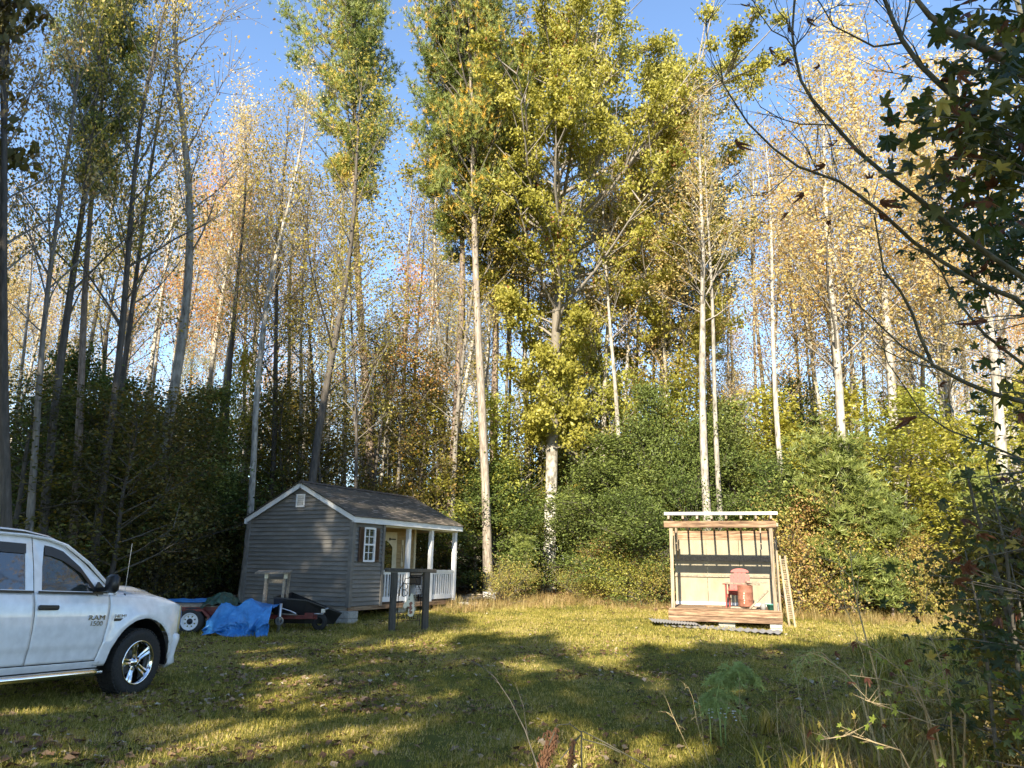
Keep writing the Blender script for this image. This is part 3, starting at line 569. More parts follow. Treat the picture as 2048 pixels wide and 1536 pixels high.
# the rest of the wood, tree by tree, thinning with distance
rs = random.Random(77); G = 0
kinds = ['poplar_a', 'poplar_b', 'poplar_c', 'poplar_b', 'bare_pole', 'poplar_e', 'poplar_a', 'bare_pole', 'dark_pole']
labs = {'poplar_a': 'slender pale tree with thin tan leaves deep in the woods', 'poplar_b': 'tall pale pole with a small tan crown deep in the woods',
        'poplar_c': 'slender grey tree with olive leaves deep in the woods', 'bare_pole': 'nearly leafless pale pole deep in the woods', 'poplar_e': 'thin tree with orange leaves deep in the woods',
        'dark_pole': 'dark stemmed tree with olive leaves deep in the woods', 'poplar_d': 'golden leafy poplar deep in the woods'}
placed = []
def free(x, y, dmin):
    for (a, b) in placed:
        if (a-x)**2+(b-y)**2 < dmin*dmin: return False
    placed.append((x, y)); return True
n = 0
while n < 205:
    y = 29+62*rs.random()**1.35; x = rs.uniform(-0.78*y, 0.78*y)
    if y < edge_y(x)+4 or not free(x, y, 1.1): continue
    if x > 2 and y < 50: k = rs.choice(['poplar_d', 'poplar_a', 'poplar_b', 'bare_pole', 'poplar_e', 'poplar_b'])
    else: k = rs.choice(kinds)
    hgt = rs.uniform(17, 24)*(0.88 if y < 45 else 1.0)
    # keep the gaps of open sky that the photograph shows
    pxr = x/y
    if -0.27 < pxr < -0.12: hgt *= 0.72
    if 0.24 < pxr < 0.36 : hgt *= 0.80
    lab = labs[k].replace(' with thin tan leaves', ' thinly tan leaved').replace(' with a small tan crown', ', small tan crown').replace(' deep in the woods', where(x, y, hgt))
    plant(k, 'woodland_tree', (x, y, gz(x, y)-0.1), hgt, rs.uniform(0.75, 1.1), rs.uniform(0, 6.28), (rs.gauss(0, .03), rs.gauss(0, .03), 1), lab, group=lab+', several alike')
    n += 1
# understory: hollies, saplings
U_ = [('holly_a', 1290, 1190, 29.5, 7.8, 1.0, 'big dark green holly between the white blotched trunk and the lean-to'),
      ('holly_a', 1395, 1190, 27.5, 6.4, .9, 'dark green holly crowding behind the lean-to wall'),
      ('holly_b', 1215, 1190, 29.0, 4.6, .95, 'rounded holly next to the foot of the white blotched trunk'),
      ('holly_b', 1290, 1195, 26.2, 3.4, 0.9, 'smallest holly at the grass edge beside the lean-to'),
      ('holly_a', 1610, 1190, 32.5, 9.0, 1.1, 'tallest dark holly beyond the far side of the lean-to'),
      ('holly_a', 1500, 1190, 33.5, 6.5, 1.1, 'holly filling the gap above the lean-to roof'),
      ('holly_b', 1600, 1200, 26.5, 4.6, 1.0, 'holly just beyond the stacked side posts of the lean-to'),
      ('holly_b', 1030, 1180, 33, 4.5, 1.0, 'holly between the pale leaning trunk and the white blotched trunk'),
      ('holly_b', 1140, 1190, 34.5, 6.5, 1.2, 'holly in shadow behind the white blotched trunk'),
      ('holly_a', 935, 1170, 32, 5.4, 1.1, 'dark holly behind the far end of the shed'),
      ('holly_a', 1450, 1150, 37, 7.5, 1.2, 'holly deeper behind the lean-to'),
      ('holly_a', 1240, 1150, 36, 8.0, 1.0, 'holly deeper behind the big sweetgum'),
      ('layered_lime', 1835, 1220, 25.5, 7.2, 1.15, 'lime green sapling with layered boughs at the sunny edge of the woods'),
      ('layered_tan', 1255, 1190, 31.5, 8.5, 1.1, 'olive sapling rising between the big dark holly and its smaller neighbour'),
      ('layered_lime', 1440, 1190, 30, 6.8, 1.0, 'yellow-green sapling rising just over the lean-to roof'),
      ('layered_lime', 1345, 1190, 30.5, 8.4, 0.9, 'thin yellow-green sapling over the near corner of the lean-to roof'),
      ('layered_tan', 1650, 1190, 27.5, 6.2, 1.0, 'olive sapling beside the lattice panel'),
      ('layered_lime', 1760, 1190, 28.5, 7.8, 1.2, 'taller lime green sapling behind the orange shrubs'),
      ('layered_lime', 1935, 1210, 24.5, 6.0, 1.1, 'lime green sapling behind the dark sweetgum leaves'),
      ('layered_lime', 2040, 1200, 25.5, 7.5, 1.2, 'lime green sapling closest to the frame edge'),
      ('layered_tan', 1050, 1180, 34, 7.0, 1.1, 'olive sapling behind the pale leaning trunk'),
      ('layered_tan', 1900, 1180, 30, 8.0, 1.2, 'olive sapling behind the lime green ones'),
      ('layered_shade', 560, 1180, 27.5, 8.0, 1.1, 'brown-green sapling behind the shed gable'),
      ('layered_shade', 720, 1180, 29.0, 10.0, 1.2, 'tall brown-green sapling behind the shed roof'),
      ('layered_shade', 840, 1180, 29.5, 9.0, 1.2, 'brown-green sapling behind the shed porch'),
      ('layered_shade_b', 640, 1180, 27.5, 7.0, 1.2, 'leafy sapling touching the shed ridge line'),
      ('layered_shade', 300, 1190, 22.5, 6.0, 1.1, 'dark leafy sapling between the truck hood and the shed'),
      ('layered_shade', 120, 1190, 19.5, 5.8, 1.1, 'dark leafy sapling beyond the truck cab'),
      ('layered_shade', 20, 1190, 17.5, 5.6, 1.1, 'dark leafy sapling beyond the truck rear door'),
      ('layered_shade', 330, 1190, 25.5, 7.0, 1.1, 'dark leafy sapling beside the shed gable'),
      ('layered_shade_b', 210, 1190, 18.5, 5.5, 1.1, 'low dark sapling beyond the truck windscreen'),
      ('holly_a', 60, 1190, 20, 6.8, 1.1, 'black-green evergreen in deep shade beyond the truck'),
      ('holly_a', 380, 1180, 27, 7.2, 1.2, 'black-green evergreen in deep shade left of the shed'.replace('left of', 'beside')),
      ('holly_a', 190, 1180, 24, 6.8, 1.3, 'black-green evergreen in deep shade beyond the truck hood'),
      ('layered_lime', 480, 1170, 30, 9.0, 0.8, 'small lime green sapling glowing between dark trunks behind the shed')]
for i, (k, px, py, Y, hh, wd, lab) in enumerate(U_):
    a = at(px, py, Y); plant(k, 'holly_tree' if 'holly' in k else 'sapling', (a.x, Y, gz(a.x, Y)-0.1), hh, wd, i*1.9, (rs.gauss(0, .03), rs.gauss(0, .03), 1), lab)
n = 0
while n < 95:
    y = 28+34*rs.random()**1.2; x = rs.uniform(-0.8*y, 0.8*y)
    if y < edge_y(x)+2.2 or not free(x, y, 0.9): continue
    if x < -3 and rs.random() < .35: continue
    if x < -3: k = rs.choice(['layered_shade', 'layered_shade_b', 'holly_a', 'layered_shade', 'layered_tan'])
    else: k = rs.choice(['layered_tan', 'holly_a', 'layered_lime', 'layered_tan', 'layered_lime', 'layered_lime'])
    lab = {'layered_shade': 'brown-green understory sapling among the trunks', 'layered_shade_b': 'low brown-green understory sapling among the trunks', 'holly_a': 'tall understory holly among the trunks',
           'layered_tan': 'olive understory sapling among the trunks', 'layered_lime': 'lime green understory sapling among the trunks', 'holly_b': 'small understory holly among the trunks'}[k].replace(' among the trunks', where(x, y))
    plant(k, 'holly_tree' if 'holly' in k else 'sapling', (x, y, gz(x, y)-0.1), rs.uniform(5.5, 9.5)*(0.8 if 'holly' in k else 1), rs.uniform(0.9, 1.4), rs.uniform(0, 6.28), None, lab, group=lab+', several alike')
    n += 1
# shrubs along the edge of the clearing
B_ = []
for i in range(46):
    px = 990+i*23+rs.uniform(-8, 8)
    if 1335 < px < 1590 or 1035 < px < 1150: continue
    B_.append(px)
slabs = {'bush_a': 'orange and yellow leafed shrub at the sunny edge of the clearing', 'bush_b': 'lime green shrub at the sunny edge of the clearing', 'scrub': 'low russet scrub at the sunny edge of the clearing'}
for px in B_:
    a = at(px, 1200, 25); x = a.x; y = edge_y(x)+rs.uniform(0.2, 2.2); x = x*y/25
    k = rs.choice(['bush_a', 'bush_b', 'bush_b', 'scrub', 'bush_a', 'scrub'] if px > 1560 else ['scrub', 'bush_b', 'scrub', 'bush_a'])
    s_ = rs.uniform(0.6, 1.5) if px > 1560 else rs.uniform(0.55, 0.9)
    plant(k, 'shrub', (x, y, gz(x, y)-0.05), PROTO[k]['H']*s_, s_, rs.uniform(0, 6.28), None, slabs[k].replace(' at the sunny edge of the clearing', where(x, y).replace('just beyond', 'at the wood edge by').replace(',', '')), cat='shrub', group=(slabs[k].replace(' at the sunny edge of the clearing', where(x, y).replace('just beyond', 'at the wood edge by').replace(',', ''))+', several'), crown='foliage')
for i in range(38):
    y0 = 0; px = -60+i*24+rs.uniform(-8, 8); a = at(px, 1200, 25); f = rs.uniform(0.3, 2.8)
    y = 26.0
    for _ in range(6): y = 0.5*y+0.5*(edge_y(a.x*y/25)+f)
    x = a.x*y/25; 
    if y > 27.5 or (-10.2 < x < 0 and y < 28): y = max(y, 27.5+f*.6); x = a.x*y/25
    k = rs.choice(['bush_dark', 'bush_dark', 'bush_dark', 'bush_a'] if px < 640 else ['bush_dark', 'bush_a'])
    s_ = rs.uniform(0.8, 1.2); lab = {'bush_dark': 'dark leafy shrub', 'bush_a': 'russet shrub'}[k]+where(x, y).replace(', just beyond', ' in the shade just behind')
    plant(k, 'shrub', (x, y, gz(x, y)-0.05), PROTO[k]['H']*s_, s_, rs.uniform(0, 6.28), None, lab, cat='shrub', group=lab+', several', crown='foliage')
for px, Y, hh, lab in ((1705, 24.3, 4.3, 'feathery young pine at the clearing edge beyond the lean-to'), (1785, 23.8, 3.4, 'shorter feathery young pine among orange shrubs'), (2030, 22.5, 3.4, 'young pine behind the dark sweetgum leaves'), (1052, 27.5, 1.7, 'tiny young pine beside the white blotched trunk')):
    a = at(px, 1200, Y); plant('pine_young', 'young_pine', (a.x, Y, gz(a.x, Y)), hh, 1.25*hh/3.4, px, None, lab, crown='needles')
# woods on the near side of the clearing, behind the camera: they throw the shade on the lawn and the shed
S_ = [(-16, 9, 21, .9), (-20, 4, 23, 1.0), (-14.5, 14, 18, .7), (-25, 10, 24, 1.1), (-15.5, -4, 22, 1.0), (-20, -8, 25, 1.1), (-10.3, 1.5, 10.5, .42), (-24, -2, 25, 1.2), (-12.0, -12, 18, .7), (-13.2, -7, 21, .58), (-13.2, 4.5, 15.5, .5),
      (-8.2, -10, 14.2, .62), (-4.6, -11, 13.6, .6), (0.6, -7.5, 13.0, .6), (3.8, -12, 16, .7), (-1.2, -9.5, 13.8, .62), (2.2, -10, 15.0, .65), (6.0, -9, 15.2, .85), (10.5, -6, 15, .85)]
for i, (x, y, hh, wd) in enumerate(S_):
    plant('shade_crown_high' if x > -6 and y < -6 else 'shade_crown', 'woodland_tree', (x, y, gz(x, y)-.1), hh, wd, i*1.3, None, 'tree on the near side of the clearing shading the lawn', group='trees on the near side of the clearing')
# ------------------------------------------------------------------ the garden shed with a corner porch (u along the porch side, v along the gable)
SX, SY, SA = -4.165, 20.221, 0.489
ZF, SW, SL, SH, SR = 0.475, 3.817, 5.272, 2.277, 0.915
ST, DV, UE = 1.36, 1.15, 4.45       # step to the porch, porch depth, end of the enclosed room
ZE = ZF+SH
shed = thing('garden_shed', (SX, SY, 0), PI/2-SA, 'taupe vinyl-sided garden shed with shingle roof and white corner porch', 'shed')
ch = SH/20
def roofz(v, off=0.0): return ZE + SR*(1-abs(v-SW/2)/(SW/2)) + off
# floor frame
MB().box((SL/2, 0.02, ZF-0.06), (SL, 0.04, 0.10)).build('floor_beam', M['wood_new'], shed)
MB().box((0.02, SW/2, ZF-0.06), (0.04, SW-0.09, 0.10)).build('floor_beam', M['wood_y'], shed)
MB().box((SL/2, SW-0.02, ZF-0.06), (SL, 0.04, 0.10)).build('floor_beam', M['wood_new'], shed)
MB().box((SL-0.02, SW/2, ZF-0.06), (0.04, SW-0.09, 0.10)).build('floor_beam', M['wood_y'], shed)
MB().box((SL/2, SW/2, ZF-0.03), (SL-0.1, SW-0.1, 0.03)).build('floor', M['wood_y'], shed)
# core walls behind the boards
wallm = MB()
wallm.box((0.05, SW/2, ZF+SH/2), (0.06, SW-0.04, SH)); wallm.prism([(0.02, ZE), (SW-0.02, ZE), (SW/2, ZE+SR-0.02)], 0.02, 0.08, 'YZ')
wallm.box((ST/2+.03, 0.05, ZF+SH/2), (ST-0.1, 0.06, SH)); wallm.box((ST-0.03, DV/2+.03, ZF+SH/2), (0.06, DV-0.12, SH))
wallm.box(((ST+UE)/2, DV+0.03, ZF+SH/2), (UE-ST, 0.06, SH)); wallm.box((UE-0.03, (DV+SW)/2+.03, ZF+SH/2), (0.06, SW-DV-0.13, SH)); wallm.box((UE/2, SW-0.05, ZF+SH/2), (UE-0.14, 0.06, SH))
wallm.prism([(0.02, ZE), (SW-0.02, ZE), (SW/2, ZE+SR-0.02)], SL-0.08, SL-0.02, 'YZ')
wallm.build('wall', M['siding'], shed)
def board(parent, p0, p1, z, h, nrm, m, name='siding_board'):
    """one lap board: top edge tucked in, bottom edge proud"""
    p0 = Vector(p0); p1 = Vector(p1); nrm = Vector(nrm)
    b = MB(); vs = []
    for p in (p0, p1):
        vs += [p+Vector((0, 0, z)), p+nrm*0.030+Vector((0, 0, z)), p+nrm*0.034+Vector((0, 0, z+0.012)), p+nrm*0.004+Vector((0, 0, z+h)), p+Vector((0, 0, z+h))]
    b.add(vs, [(0, 1, 6, 5), (1, 2, 7, 6), (2, 3, 8, 7), (3, 4, 9, 8), (4, 3, 2, 1, 0), (5, 6, 7, 8, 9)]); return b.build(name, m, parent)
def board_proto(L, m, nm='siding_board'):
    b = MB(); vs = []
    for x in (0, L): vs += [(x, 0, 0), (x, -0.030, 0), (x, -0.034, 0.012), (x, -0.004, ch), (x, 0, ch)]
    b.add(vs, [(0, 1, 6, 5), (1, 2, 7, 6), (2, 3, 8, 7), (3, 4, 9, 8), (4, 3, 2, 1, 0), (5, 6, 7, 8, 9)])
    me = b.mesh(nm, fix=True); me.materials.append(m); return me
def wall_boards(L, m, org, rz, rows=20):
    me = board_proto(L, m)
    for i in range(rows): obj('siding_board', me, None, shed, loc=(org[0], org[1], ZF+i*ch+0.001), rot=(0, 0, rz))
wall_boards(SW-0.1, M['siding'], (0.02, SW-0.05), -PI/2)                    # gable wall towards the drive
for i in range(8):
    z = ZE+i*ch; hw = (SW/2)*(1-(z+ch*0.5-ZE)/SR)
    if hw > 0.08: board(shed, (0.02, SW/2+hw, 0), (0.02, SW/2-hw, 0), z+.001, ch, (-1, 0, 0), M['siding'])
wall_boards(ST-0.1, M['siding'], (0.05, 0.02), 0)                           # short front wall with the window
wall_boards(UE-ST-0.02, M['siding_warm_shade'], (ST+0.01, DV), 0)                   # porch wall
wall_boards(SW-DV-0.1, M['siding_warm_shade'], (UE, DV+0.05), PI/2)
wall_boards(UE-0.1, M['siding'], (UE-0.05, SW-0.02), PI)
wall_boards(DV-0.06, M['siding_warm_shade'], (ST, 0.05), PI/2)
# corner trim
for c, s in (((0.005, 0.005), (0.09, 0.09)), ((0.005, SW-0.005), (0.09, 0.09)), ((UE+.005, SW-.005), (.09, .09)), ((ST-0.035, -0.008), (0.07, 0.05))):
    MB().box((c[0], c[1], ZF+SH/2-0.01), (s[0]+.02, s[1]+.02, SH+0.02)).build('corner_trim', M['siding'], shed)
MB().box((UE, DV-0.01, ZF+SH/2), (0.10, 0.08, SH)).build('corner_trim', M['cream'], shed)
MB().box((ST+0.01, -0.0, ZF+SH/2), (0.02, 0.06, SH)).build('corner_trim', M['white'], shed)
# porch beams and soffit
MB().box(((ST+SL)/2+0.02, 0.06, ZE-0.09), (SL-ST-0.04, 0.12, 0.16)).build('porch_beam', M['cream'], shed)
MB().box((SL-0.06, SW/2+.06, ZE-0.09), (0.12, SW-0.14, 0.16)).build('porch_beam', M['cream'], shed)
MB().box(((ST+SL)/2, SW/2, ZE+0.005), (SL-ST-.02, SW-0.26, 0.02)).build('porch_ceiling', M['siding_warm_shade'], shed)
MB().prism([(0.02, ZE+.02), (SW-0.02, ZE+.02), (SW/2, ZE+SR)], SL-0.02, SL, 'YZ').build('gable_board', M['siding'], shed)
# posts with bases, rails and balusters
def post(u, v):
    b = MB().box((u, v, ZF+(SH-0.17)/2), (0.115, 0.115, SH-0.17)); b.build('porch_post', M['white'], shed)
for u in (2.62, 3.82, SL-0.09): post(u, 0.065)
post(SL-0.09, SW-0.07)
def railing(p0, p1, n):
    p0 = Vector((p0[0], p0[1], 0)); p1 = Vector((p1[0], p1[1], 0)); d = (p1-p0).normalized()
    MB().bar(p0+Z((0, 0, ZF+0.90)), p1+Z((0, 0, ZF+0.90)), 0.09, 0.05).build('hand_rail', M['white'], shed)
    MB().bar(p0+Z((0, 0, ZF+0.84)), p1+Z((0, 0, ZF+0.84)), 0.04, 0.07).build('upper_rail', M['white'], shed)
    MB().bar(p0+Z((0, 0, ZF+0.13)), p1+Z((0, 0, ZF+0.13)), 0.05, 0.13).build('lower_rail', M['white'], shed)
    me = MB().box((0, 0, 0.305), (0.045, 0.035, 0.61)).mesh('baluster'); me.materials.append(M['white'])
    for i in range(n):
        q = p0.lerp(p1, (i+0.5)/n); obj('baluster', me, None, shed, loc=(q.x, q.y, ZF+0.195), rot=(0, 0, math.atan2(d.y, d.x)))
railing((ST+0.03, 0.065), (2.56, 0.065), 9); railing((3.88, 0.065), (SL-0.15, 0.065), 10); railing((SL-0.09, 0.13), (SL-0.09, SW-0.13), 26)
# fascia, rake boards, roof deck and shingles
OH = 0.10
sl = math.hypot(SW/2, SR); an = math.atan2(SR, SW/2)
for sgn, y0 in ((1, -OH), (-1, SW+OH)):
    zz = roofz(0)-SR*OH/(SW/2)
    MB().box((SL/2, y0, zz+0.0), (SL+0.2, 0.03, 0.15)).build('fascia_board', M['white'], shed)
    MB().box((SL/2, y0+sgn*OH/2, zz-0.06), (SL+0.16, OH-0.02, 0.012)).build('soffit', M['white'], shed)
    for u in (-0.075, SL+0.075):
        a = Vector((u, y0+sgn*.017, zz+0.015)); b = Vector((u, SW/2-sgn*0.001, ZE+SR+0.015)); MB().bar(a, b, 0.03, 0.13, up=(0, 0, 1)).build('rake_board', M['white'], shed)
    a = Vector((SL/2, y0-sgn*0.03, zz+0.085)); b = Vector((SL/2, SW/2, ZE+SR+0.10)); MB().bar(a, b, SL+0.24, 0.03).build('roof_deck', M['wood_dark'], shed)
sv, sf, sr_ = [], [], []
rg = random.Random(5)
for sgn in (1, -1):
    y0 = -OH-0.05 if sgn > 0 else SW+OH+0.05; z0 = roofz(0)-SR*(OH+0.05)/(SW/2)+0.105
    D = Vector((0, sgn*(SW/2+OH+0.05), SR*(1+(OH+0.05)/(SW/2)))); LL = D.length; D.normalize(); N = Vector((0, -sgn*D.z, abs(D.y)))
    rows = 17; e = LL/rows
    for r_ in range(rows):
        u = -0.12-rg.uniform(0, .15)
        while u < SL+0.12:
            wdt = rg.choice((0.12, 0.16, 0.2, 0.24)); u1 = min(u+wdt, SL+0.12); u0 = max(u, -0.12)
            if u1-u0 > .01:
                th = rg.choice((0.010, 0.016)); a = Vector((0, y0, z0))+D*(r_*e-(0.008 if th > .012 else 0)); c = Vector((0, y0, z0))+D*min(LL, r_*e+e+0.02)
                k = len(sv)
                for uu in (u0+.002, u1-.002):
                    for p in (a-N*0.004, a+N*th, c+N*0.002, c-N*0.004): sv.append((uu, p.y, p.z))
                sf += [(k, k+1, k+5, k+4), (k+1, k+2, k+6, k+5), (k, k+3, k+2, k+1), (k+4, k+5, k+6, k+7)]; rr = rg.random(); sr_ += [rr]*8
            u += wdt
me = bpy.data.meshes.new('shingles'); me.from_pydata(sv, [], sf); a = me.attributes.new('rnd', 'FLOAT', 'POINT'); a.data.foreach_set('value', sr_)
obj('shingles', me, M['shingle'], shed, kind='stuff')
me = MB().prism([(-.11, -0.05), (.11, -0.05), (0.0, 0.014)], 0, 0.3, 'YZ').mesh('ridge_cap', fix=True); me.materials.append(M['shingle'])
for i in range(18):
    obj('ridge_cap', me, None, shed, loc=(-0.1+i*0.3045, SW/2, ZE+SR+0.135+0.003*(i % 2)))
# gable vent
v0 = SW/2; vz = ZE+0.50
vent = MB().box((-0.025, v0-0.14, vz), (0.03, 0.03, 0.36)).box((-0.025, v0+0.14, vz), (0.03, 0.03, 0.36)).box((-0.025, v0, vz+0.165), (0.03, 0.25, 0.03)).box((-0.025, v0, vz-0.165), (0.03, 0.25, 0.03)).build('vent_frame', M['white'], shed)
MB().box((-0.004, v0, vz), (0.004, 0.25, 0.30)).build('vent_back', M['black'], vent)
me = MB().box((0, 0, 0), (0.006, 0.245, 0.042), rot=(0, -0.6, 0)).mesh('slat'); me.materials.append(M['white'])
for i in range(6): obj('slat', me, None, vent, loc=(-0.02, v0, vz-0.125+i*0.05))
# window with grilles and louvred shutters, front wall
wu, wz0, wz1, ww = 0.68, ZF+1.14, ZF+2.05, 0.44
wf = MB()
for a_, c_, s_ in ((0, (wu-ww/2, -0.03, (wz0+wz1)/2), (0.05, 0.05, wz1-wz0)), (0, (wu+ww/2, -0.03, (wz0+wz1)/2), (0.05, 0.05, wz1-wz0)), (0, (wu, -0.03, wz0+0.02), (ww-.05, 0.05, 0.05)), (0, (wu, -0.03, wz1-0.02), (ww-.05, 0.05, 0.05)), (0, (wu, -0.032, (wz0+wz1)/2), (ww-0.05, 0.045, 0.045))):
    wf.box(c_, s_)
win = wf.build('window', M['white'], shed)
for k in range(4):
    z = wz0+0.045+(k+.5)*(wz1-wz0-0.09)/4
    for s_ in (-1, 1): MB().box((wu+s_*ww/4*.92, -0.012, z), (ww/2-0.05, 0.006, 0.185)).build('pane', M['glass'], win)
MB().box((wu, -0.02, (wz0+wz1)/2), (0.018, 0.02, wz1-wz0-0.08)).build('glazing_bar', M['white'], win)
for z in (wz0+0.245, wz1-0.245): MB().box((wu, -0.022, z), (ww-0.06, 0.018, 0.018)).build('glazing_bar', M['white'], win)
MB().box((wu+.07, -0.002, wz0+.42), (0.06, 0.003, 0.6), rot=(0, .25, 0)).build('curtain', M['cream'], win)
for s_ in (-1, 1):
    cx = wu+s_*(ww/2+0.125); sh_ = MB().box((cx-0.075, -0.035, (wz0+wz1)/2), (0.03, 0.03, 0.9)).box((cx+0.075, -0.035, (wz0+wz1)/2), (0.03, 0.03, 0.9)).box((cx, -0.035, wz0+0.03), (0.12, 0.03, 0.06)).box((cx, -0.035, wz1-0.03), (0.12, 0.03, 0.06)).box((cx, -0.026, (wz0+wz1)/2), (0.13, 0.006, .85)).build('shutter', M['shutter'], shed)
    me = MB().box((0, 0, 0), (0.12, 0.008, 0.03), rot=(0.6, 0, 0)).mesh('louvre'); me.materials.append(M['shutter'])
    for i in range(22): obj('louvre', me, None, sh_, loc=(cx, -0.038, wz0+0.085+i*0.035))
# porch door with dark shaped glass, strap hinge, and the plaque on the wall
dr = MB().box((2.93, DV-0.045, ZF+1.0), (0.92, 0.05, 1.98)).build('door', M['cream'], shed)
gl = [(2.93+0.30*math.cos(t)*(1 if abs(math.cos(t)) > .3 else .9), ZF+1.05+0.72*math.sin(t)*(1+.06*math.cos(3*t))) for t in [2*PI*i/28 for i in range(28)]]
gl = [(2.93+max(-.28, min(.28, (x-2.93)*1.5+.012*math.sin(z*19))), z) for x, z in gl]
MB().prism(gl, DV-0.078, DV-0.072, 'XZ').build('door_glass', M['glass_dark'], dr)
for z in (ZF+1.83, ZF+0.2): MB().bar((3.36, DV-0.078, z), (3.06, DV-0.078, z), 0.014, 0.035).box((3.06, DV-.078, z), (.05, .014, .08)).build('strap_hinge', M['iron'], dr)
MB().box((2.93, DV-0.03, ZF+2.01), (1.04, 0.05, 0.07)).box((3.425, DV-0.03, ZF+1.0), (0.07, 0.05, 1.95)).build('door_frame', M['cream'], shed)
pl = MB().prism([(3.79+0.055*math.cos(t), ZF+1.42+(0.36+0.055*abs(math.sin(t)))*(1 if math.sin(t) > 0 else -1)*(1 if abs(math.sin(t)) > 1e-6 else 1)) for t in [PI/8+2*PI*i/16 for i in range(16)]], DV-0.045, DV-0.028, 'XZ').build('wall_thermometer', M['cream'])
# it hangs on the wall: a thing of its own
pl.parent = None; pl.matrix_world = Matrix.Translation((SX, SY, 0)) @ Matrix.Rotation(PI/2-SA, 4, 'Z'); tag(pl, 'long cream thermometer plaque hanging on the porch wall beside the door', 'thermometer')
MB().prism([(3.775, ZF+1.15), (3.805, ZF+1.15), (3.805, ZF+1.68), (3.775, ZF+1.68)], DV-0.05, DV-0.0452, 'XZ').build('scale_strip', M['shutter'], pl)
# deck boards of the porch
nb = 9
for i in range(nb):
    MB().box(((ST+SL)/2+0.02, 0.055+i*0.125, ZF-0.005), (SL-ST-0.05, 0.115, 0.02)).build('deck_board', M['wood_new'], shed)
for i in range(20):
    MB().box(((UE+SL)/2+0.03, DV+0.10+i*0.13, ZF-0.005), (SL-UE-0.12, 0.12, 0.02)).build('deck_board', M['wood_new'], shed)
# concrete block piers: top block is a thin cap
def pier(u, v, n=1):
    c = Vector((SX, SY, 0))+Matrix.Rotation(PI/2-SA, 3, 'Z') @ Vector((u, v, 0)); g0 = gz(c.x, c.y); top = ZF-0.115; hh = top-g0
    k = max(1, round(hh/0.2)); e = (hh+0.05)/k
    for i in range(k): MB().box((u, v, top-e*(i+0.5)), (0.4, 0.4 if k > 1 else .3, e-0.008), bev=0.008).build('concrete_block', M['block'], shed)
for u, v in ((0.10, 0.10), (0.22, SW-0.25), (2.6, 0.3), (SL-0.22, 0.1), (SL-.25, SW-.25), (3.4, 0.5), (2.6, SW-.25), (.22, SW/2)): pier(u, v)
MB().box((4.0, 0.02, 0.155), (2.0, 0.12, 0.14), rot=(0, -0.045, 0)).build('skirt_board', M['block'], shed)
def SP(u, v, z=0):
    c = Vector((SX, SY, 0))+Matrix.Rotation(PI/2-SA, 3, 'Z') @ Vector((u, v, 0)); return Vector((c.x, c.y, z))
SRZ = PI/2-SA
# black barbecue grill standing on the porch
gr = thing('barbecue_grill', SP(3.3, 0.55, ZF+0.005), SRZ, 'black barbecue grill with lid standing on the porch between the white posts', 'grill')
prof = [(0.30*math.cos(t), 0.72+0.2*math.sin(t)) for t in [PI*i/8 for i in range(9)]]
MB().prism([(y, z) for y, z in prof], -0.44, 0.44, 'YZ').build('lid', M['black'], gr)
MB().box((0, 0, 0.60), (0.84, 0.52, 0.22), bev=.03).build('firebox', M['black'], gr)
MB().tube([(-0.3, -0.34, 0.80), (0.3, -0.34, 0.80)], 0.012, 8).build('handle', M['steel'], gr)
for x in (-.38, .38):
    for y in (-.2, .2): MB().box((x, y, 0.245), (0.035, 0.035, 0.49)).build('leg', M['black'], gr)
MB().box((0, 0, 0.16), (0.8, 0.42, 0.02)).build('shelf', M['black'], gr); MB().box((-.58, 0, .66), (.28, .42, .03)).build('side_table', M['plastic'], gr)
cr = thing('wire_crate', SP(3.62, 0.42, ZF+0.185), SRZ, 'small white-lined wire crate on the shelf of the black grill', 'crate')
b = MB(); 
for i in range(5):
    b.bar((-.16+i*.08, -.14, 0.005), (-.16+i*.08, -.14, .30), .008, .008); b.bar((-.17, -.14, 0.02+i*.07), (.17, -.14, 0.02+i*.07), .008, .008)
b.build('wire_front', M['black'], cr); MB().box((0, 0, 0.15), (0.30, 0.22, 0.27)).build('liner', M['white'], cr)

# ------------------------------------------------------------------ timber sign frame with hanging iron ranch sign
A = at(783, 1262, 18.55); A.z = gz(A.x, A.y); B = at(849, 1262, 18.9); B.z = gz(B.x, B.y)
dv = (B-A); dv.z = 0; Ls = dv.length; rz = math.atan2(dv.y, dv.x)
sf_ = thing('sign_frame', A, rz, 'dark timber goalpost frame in front of the shed porch', 'sign frame')
Hs = 1.36
for x in (0, Ls): MB().box((x, 0, Hs/2-0.15), (0.135, 0.135, Hs+0.3)).build('post', M['wood_dark'], sf_)
MB().box((Ls/2+0.0, 0, Hs+0.045), (Ls+0.46, 0.15, 0.09), rot=(0, 0.012, 0), bev=0.01).build('cross_beam', M['wood_dark'], sf_)
sg = thing('hanging_sign', A+Vector((dv.x/2, dv.y/2, 0)), rz, 'wrought iron hanging sign with a letter B and a cream horse head', 'sign')
ir = MB(); hx = Ls/2-0.13; q = 0.010
out = [(-hx, 0.12), (-hx, 0.93), (-hx*.62, 1.1), (-hx*.42, 1.22), (-0.05, 1.22), (0, 1.3), (0.05, 1.22), (hx*.42, 1.22), (hx*.62, 1.1), (hx, 0.93), (hx, 0.12)]
ir.tube([(x, 0, z) for x, z in out], q, 5); ir.bar((-hx, 0, .42), (hx, 0, .42), .012, .012); ir.bar((-hx, 0, .24), (hx, 0, .24), .012, .012)
ir.bar((0, 0, 1.3), (0, 0, Hs), .01, .01)
ir.tube([(-.18, 0, 1.10), (.14, 0, 1.10), (.14, 0, 1.0)], .008, 5); ir.build('iron_frame', M['iron'], sg)
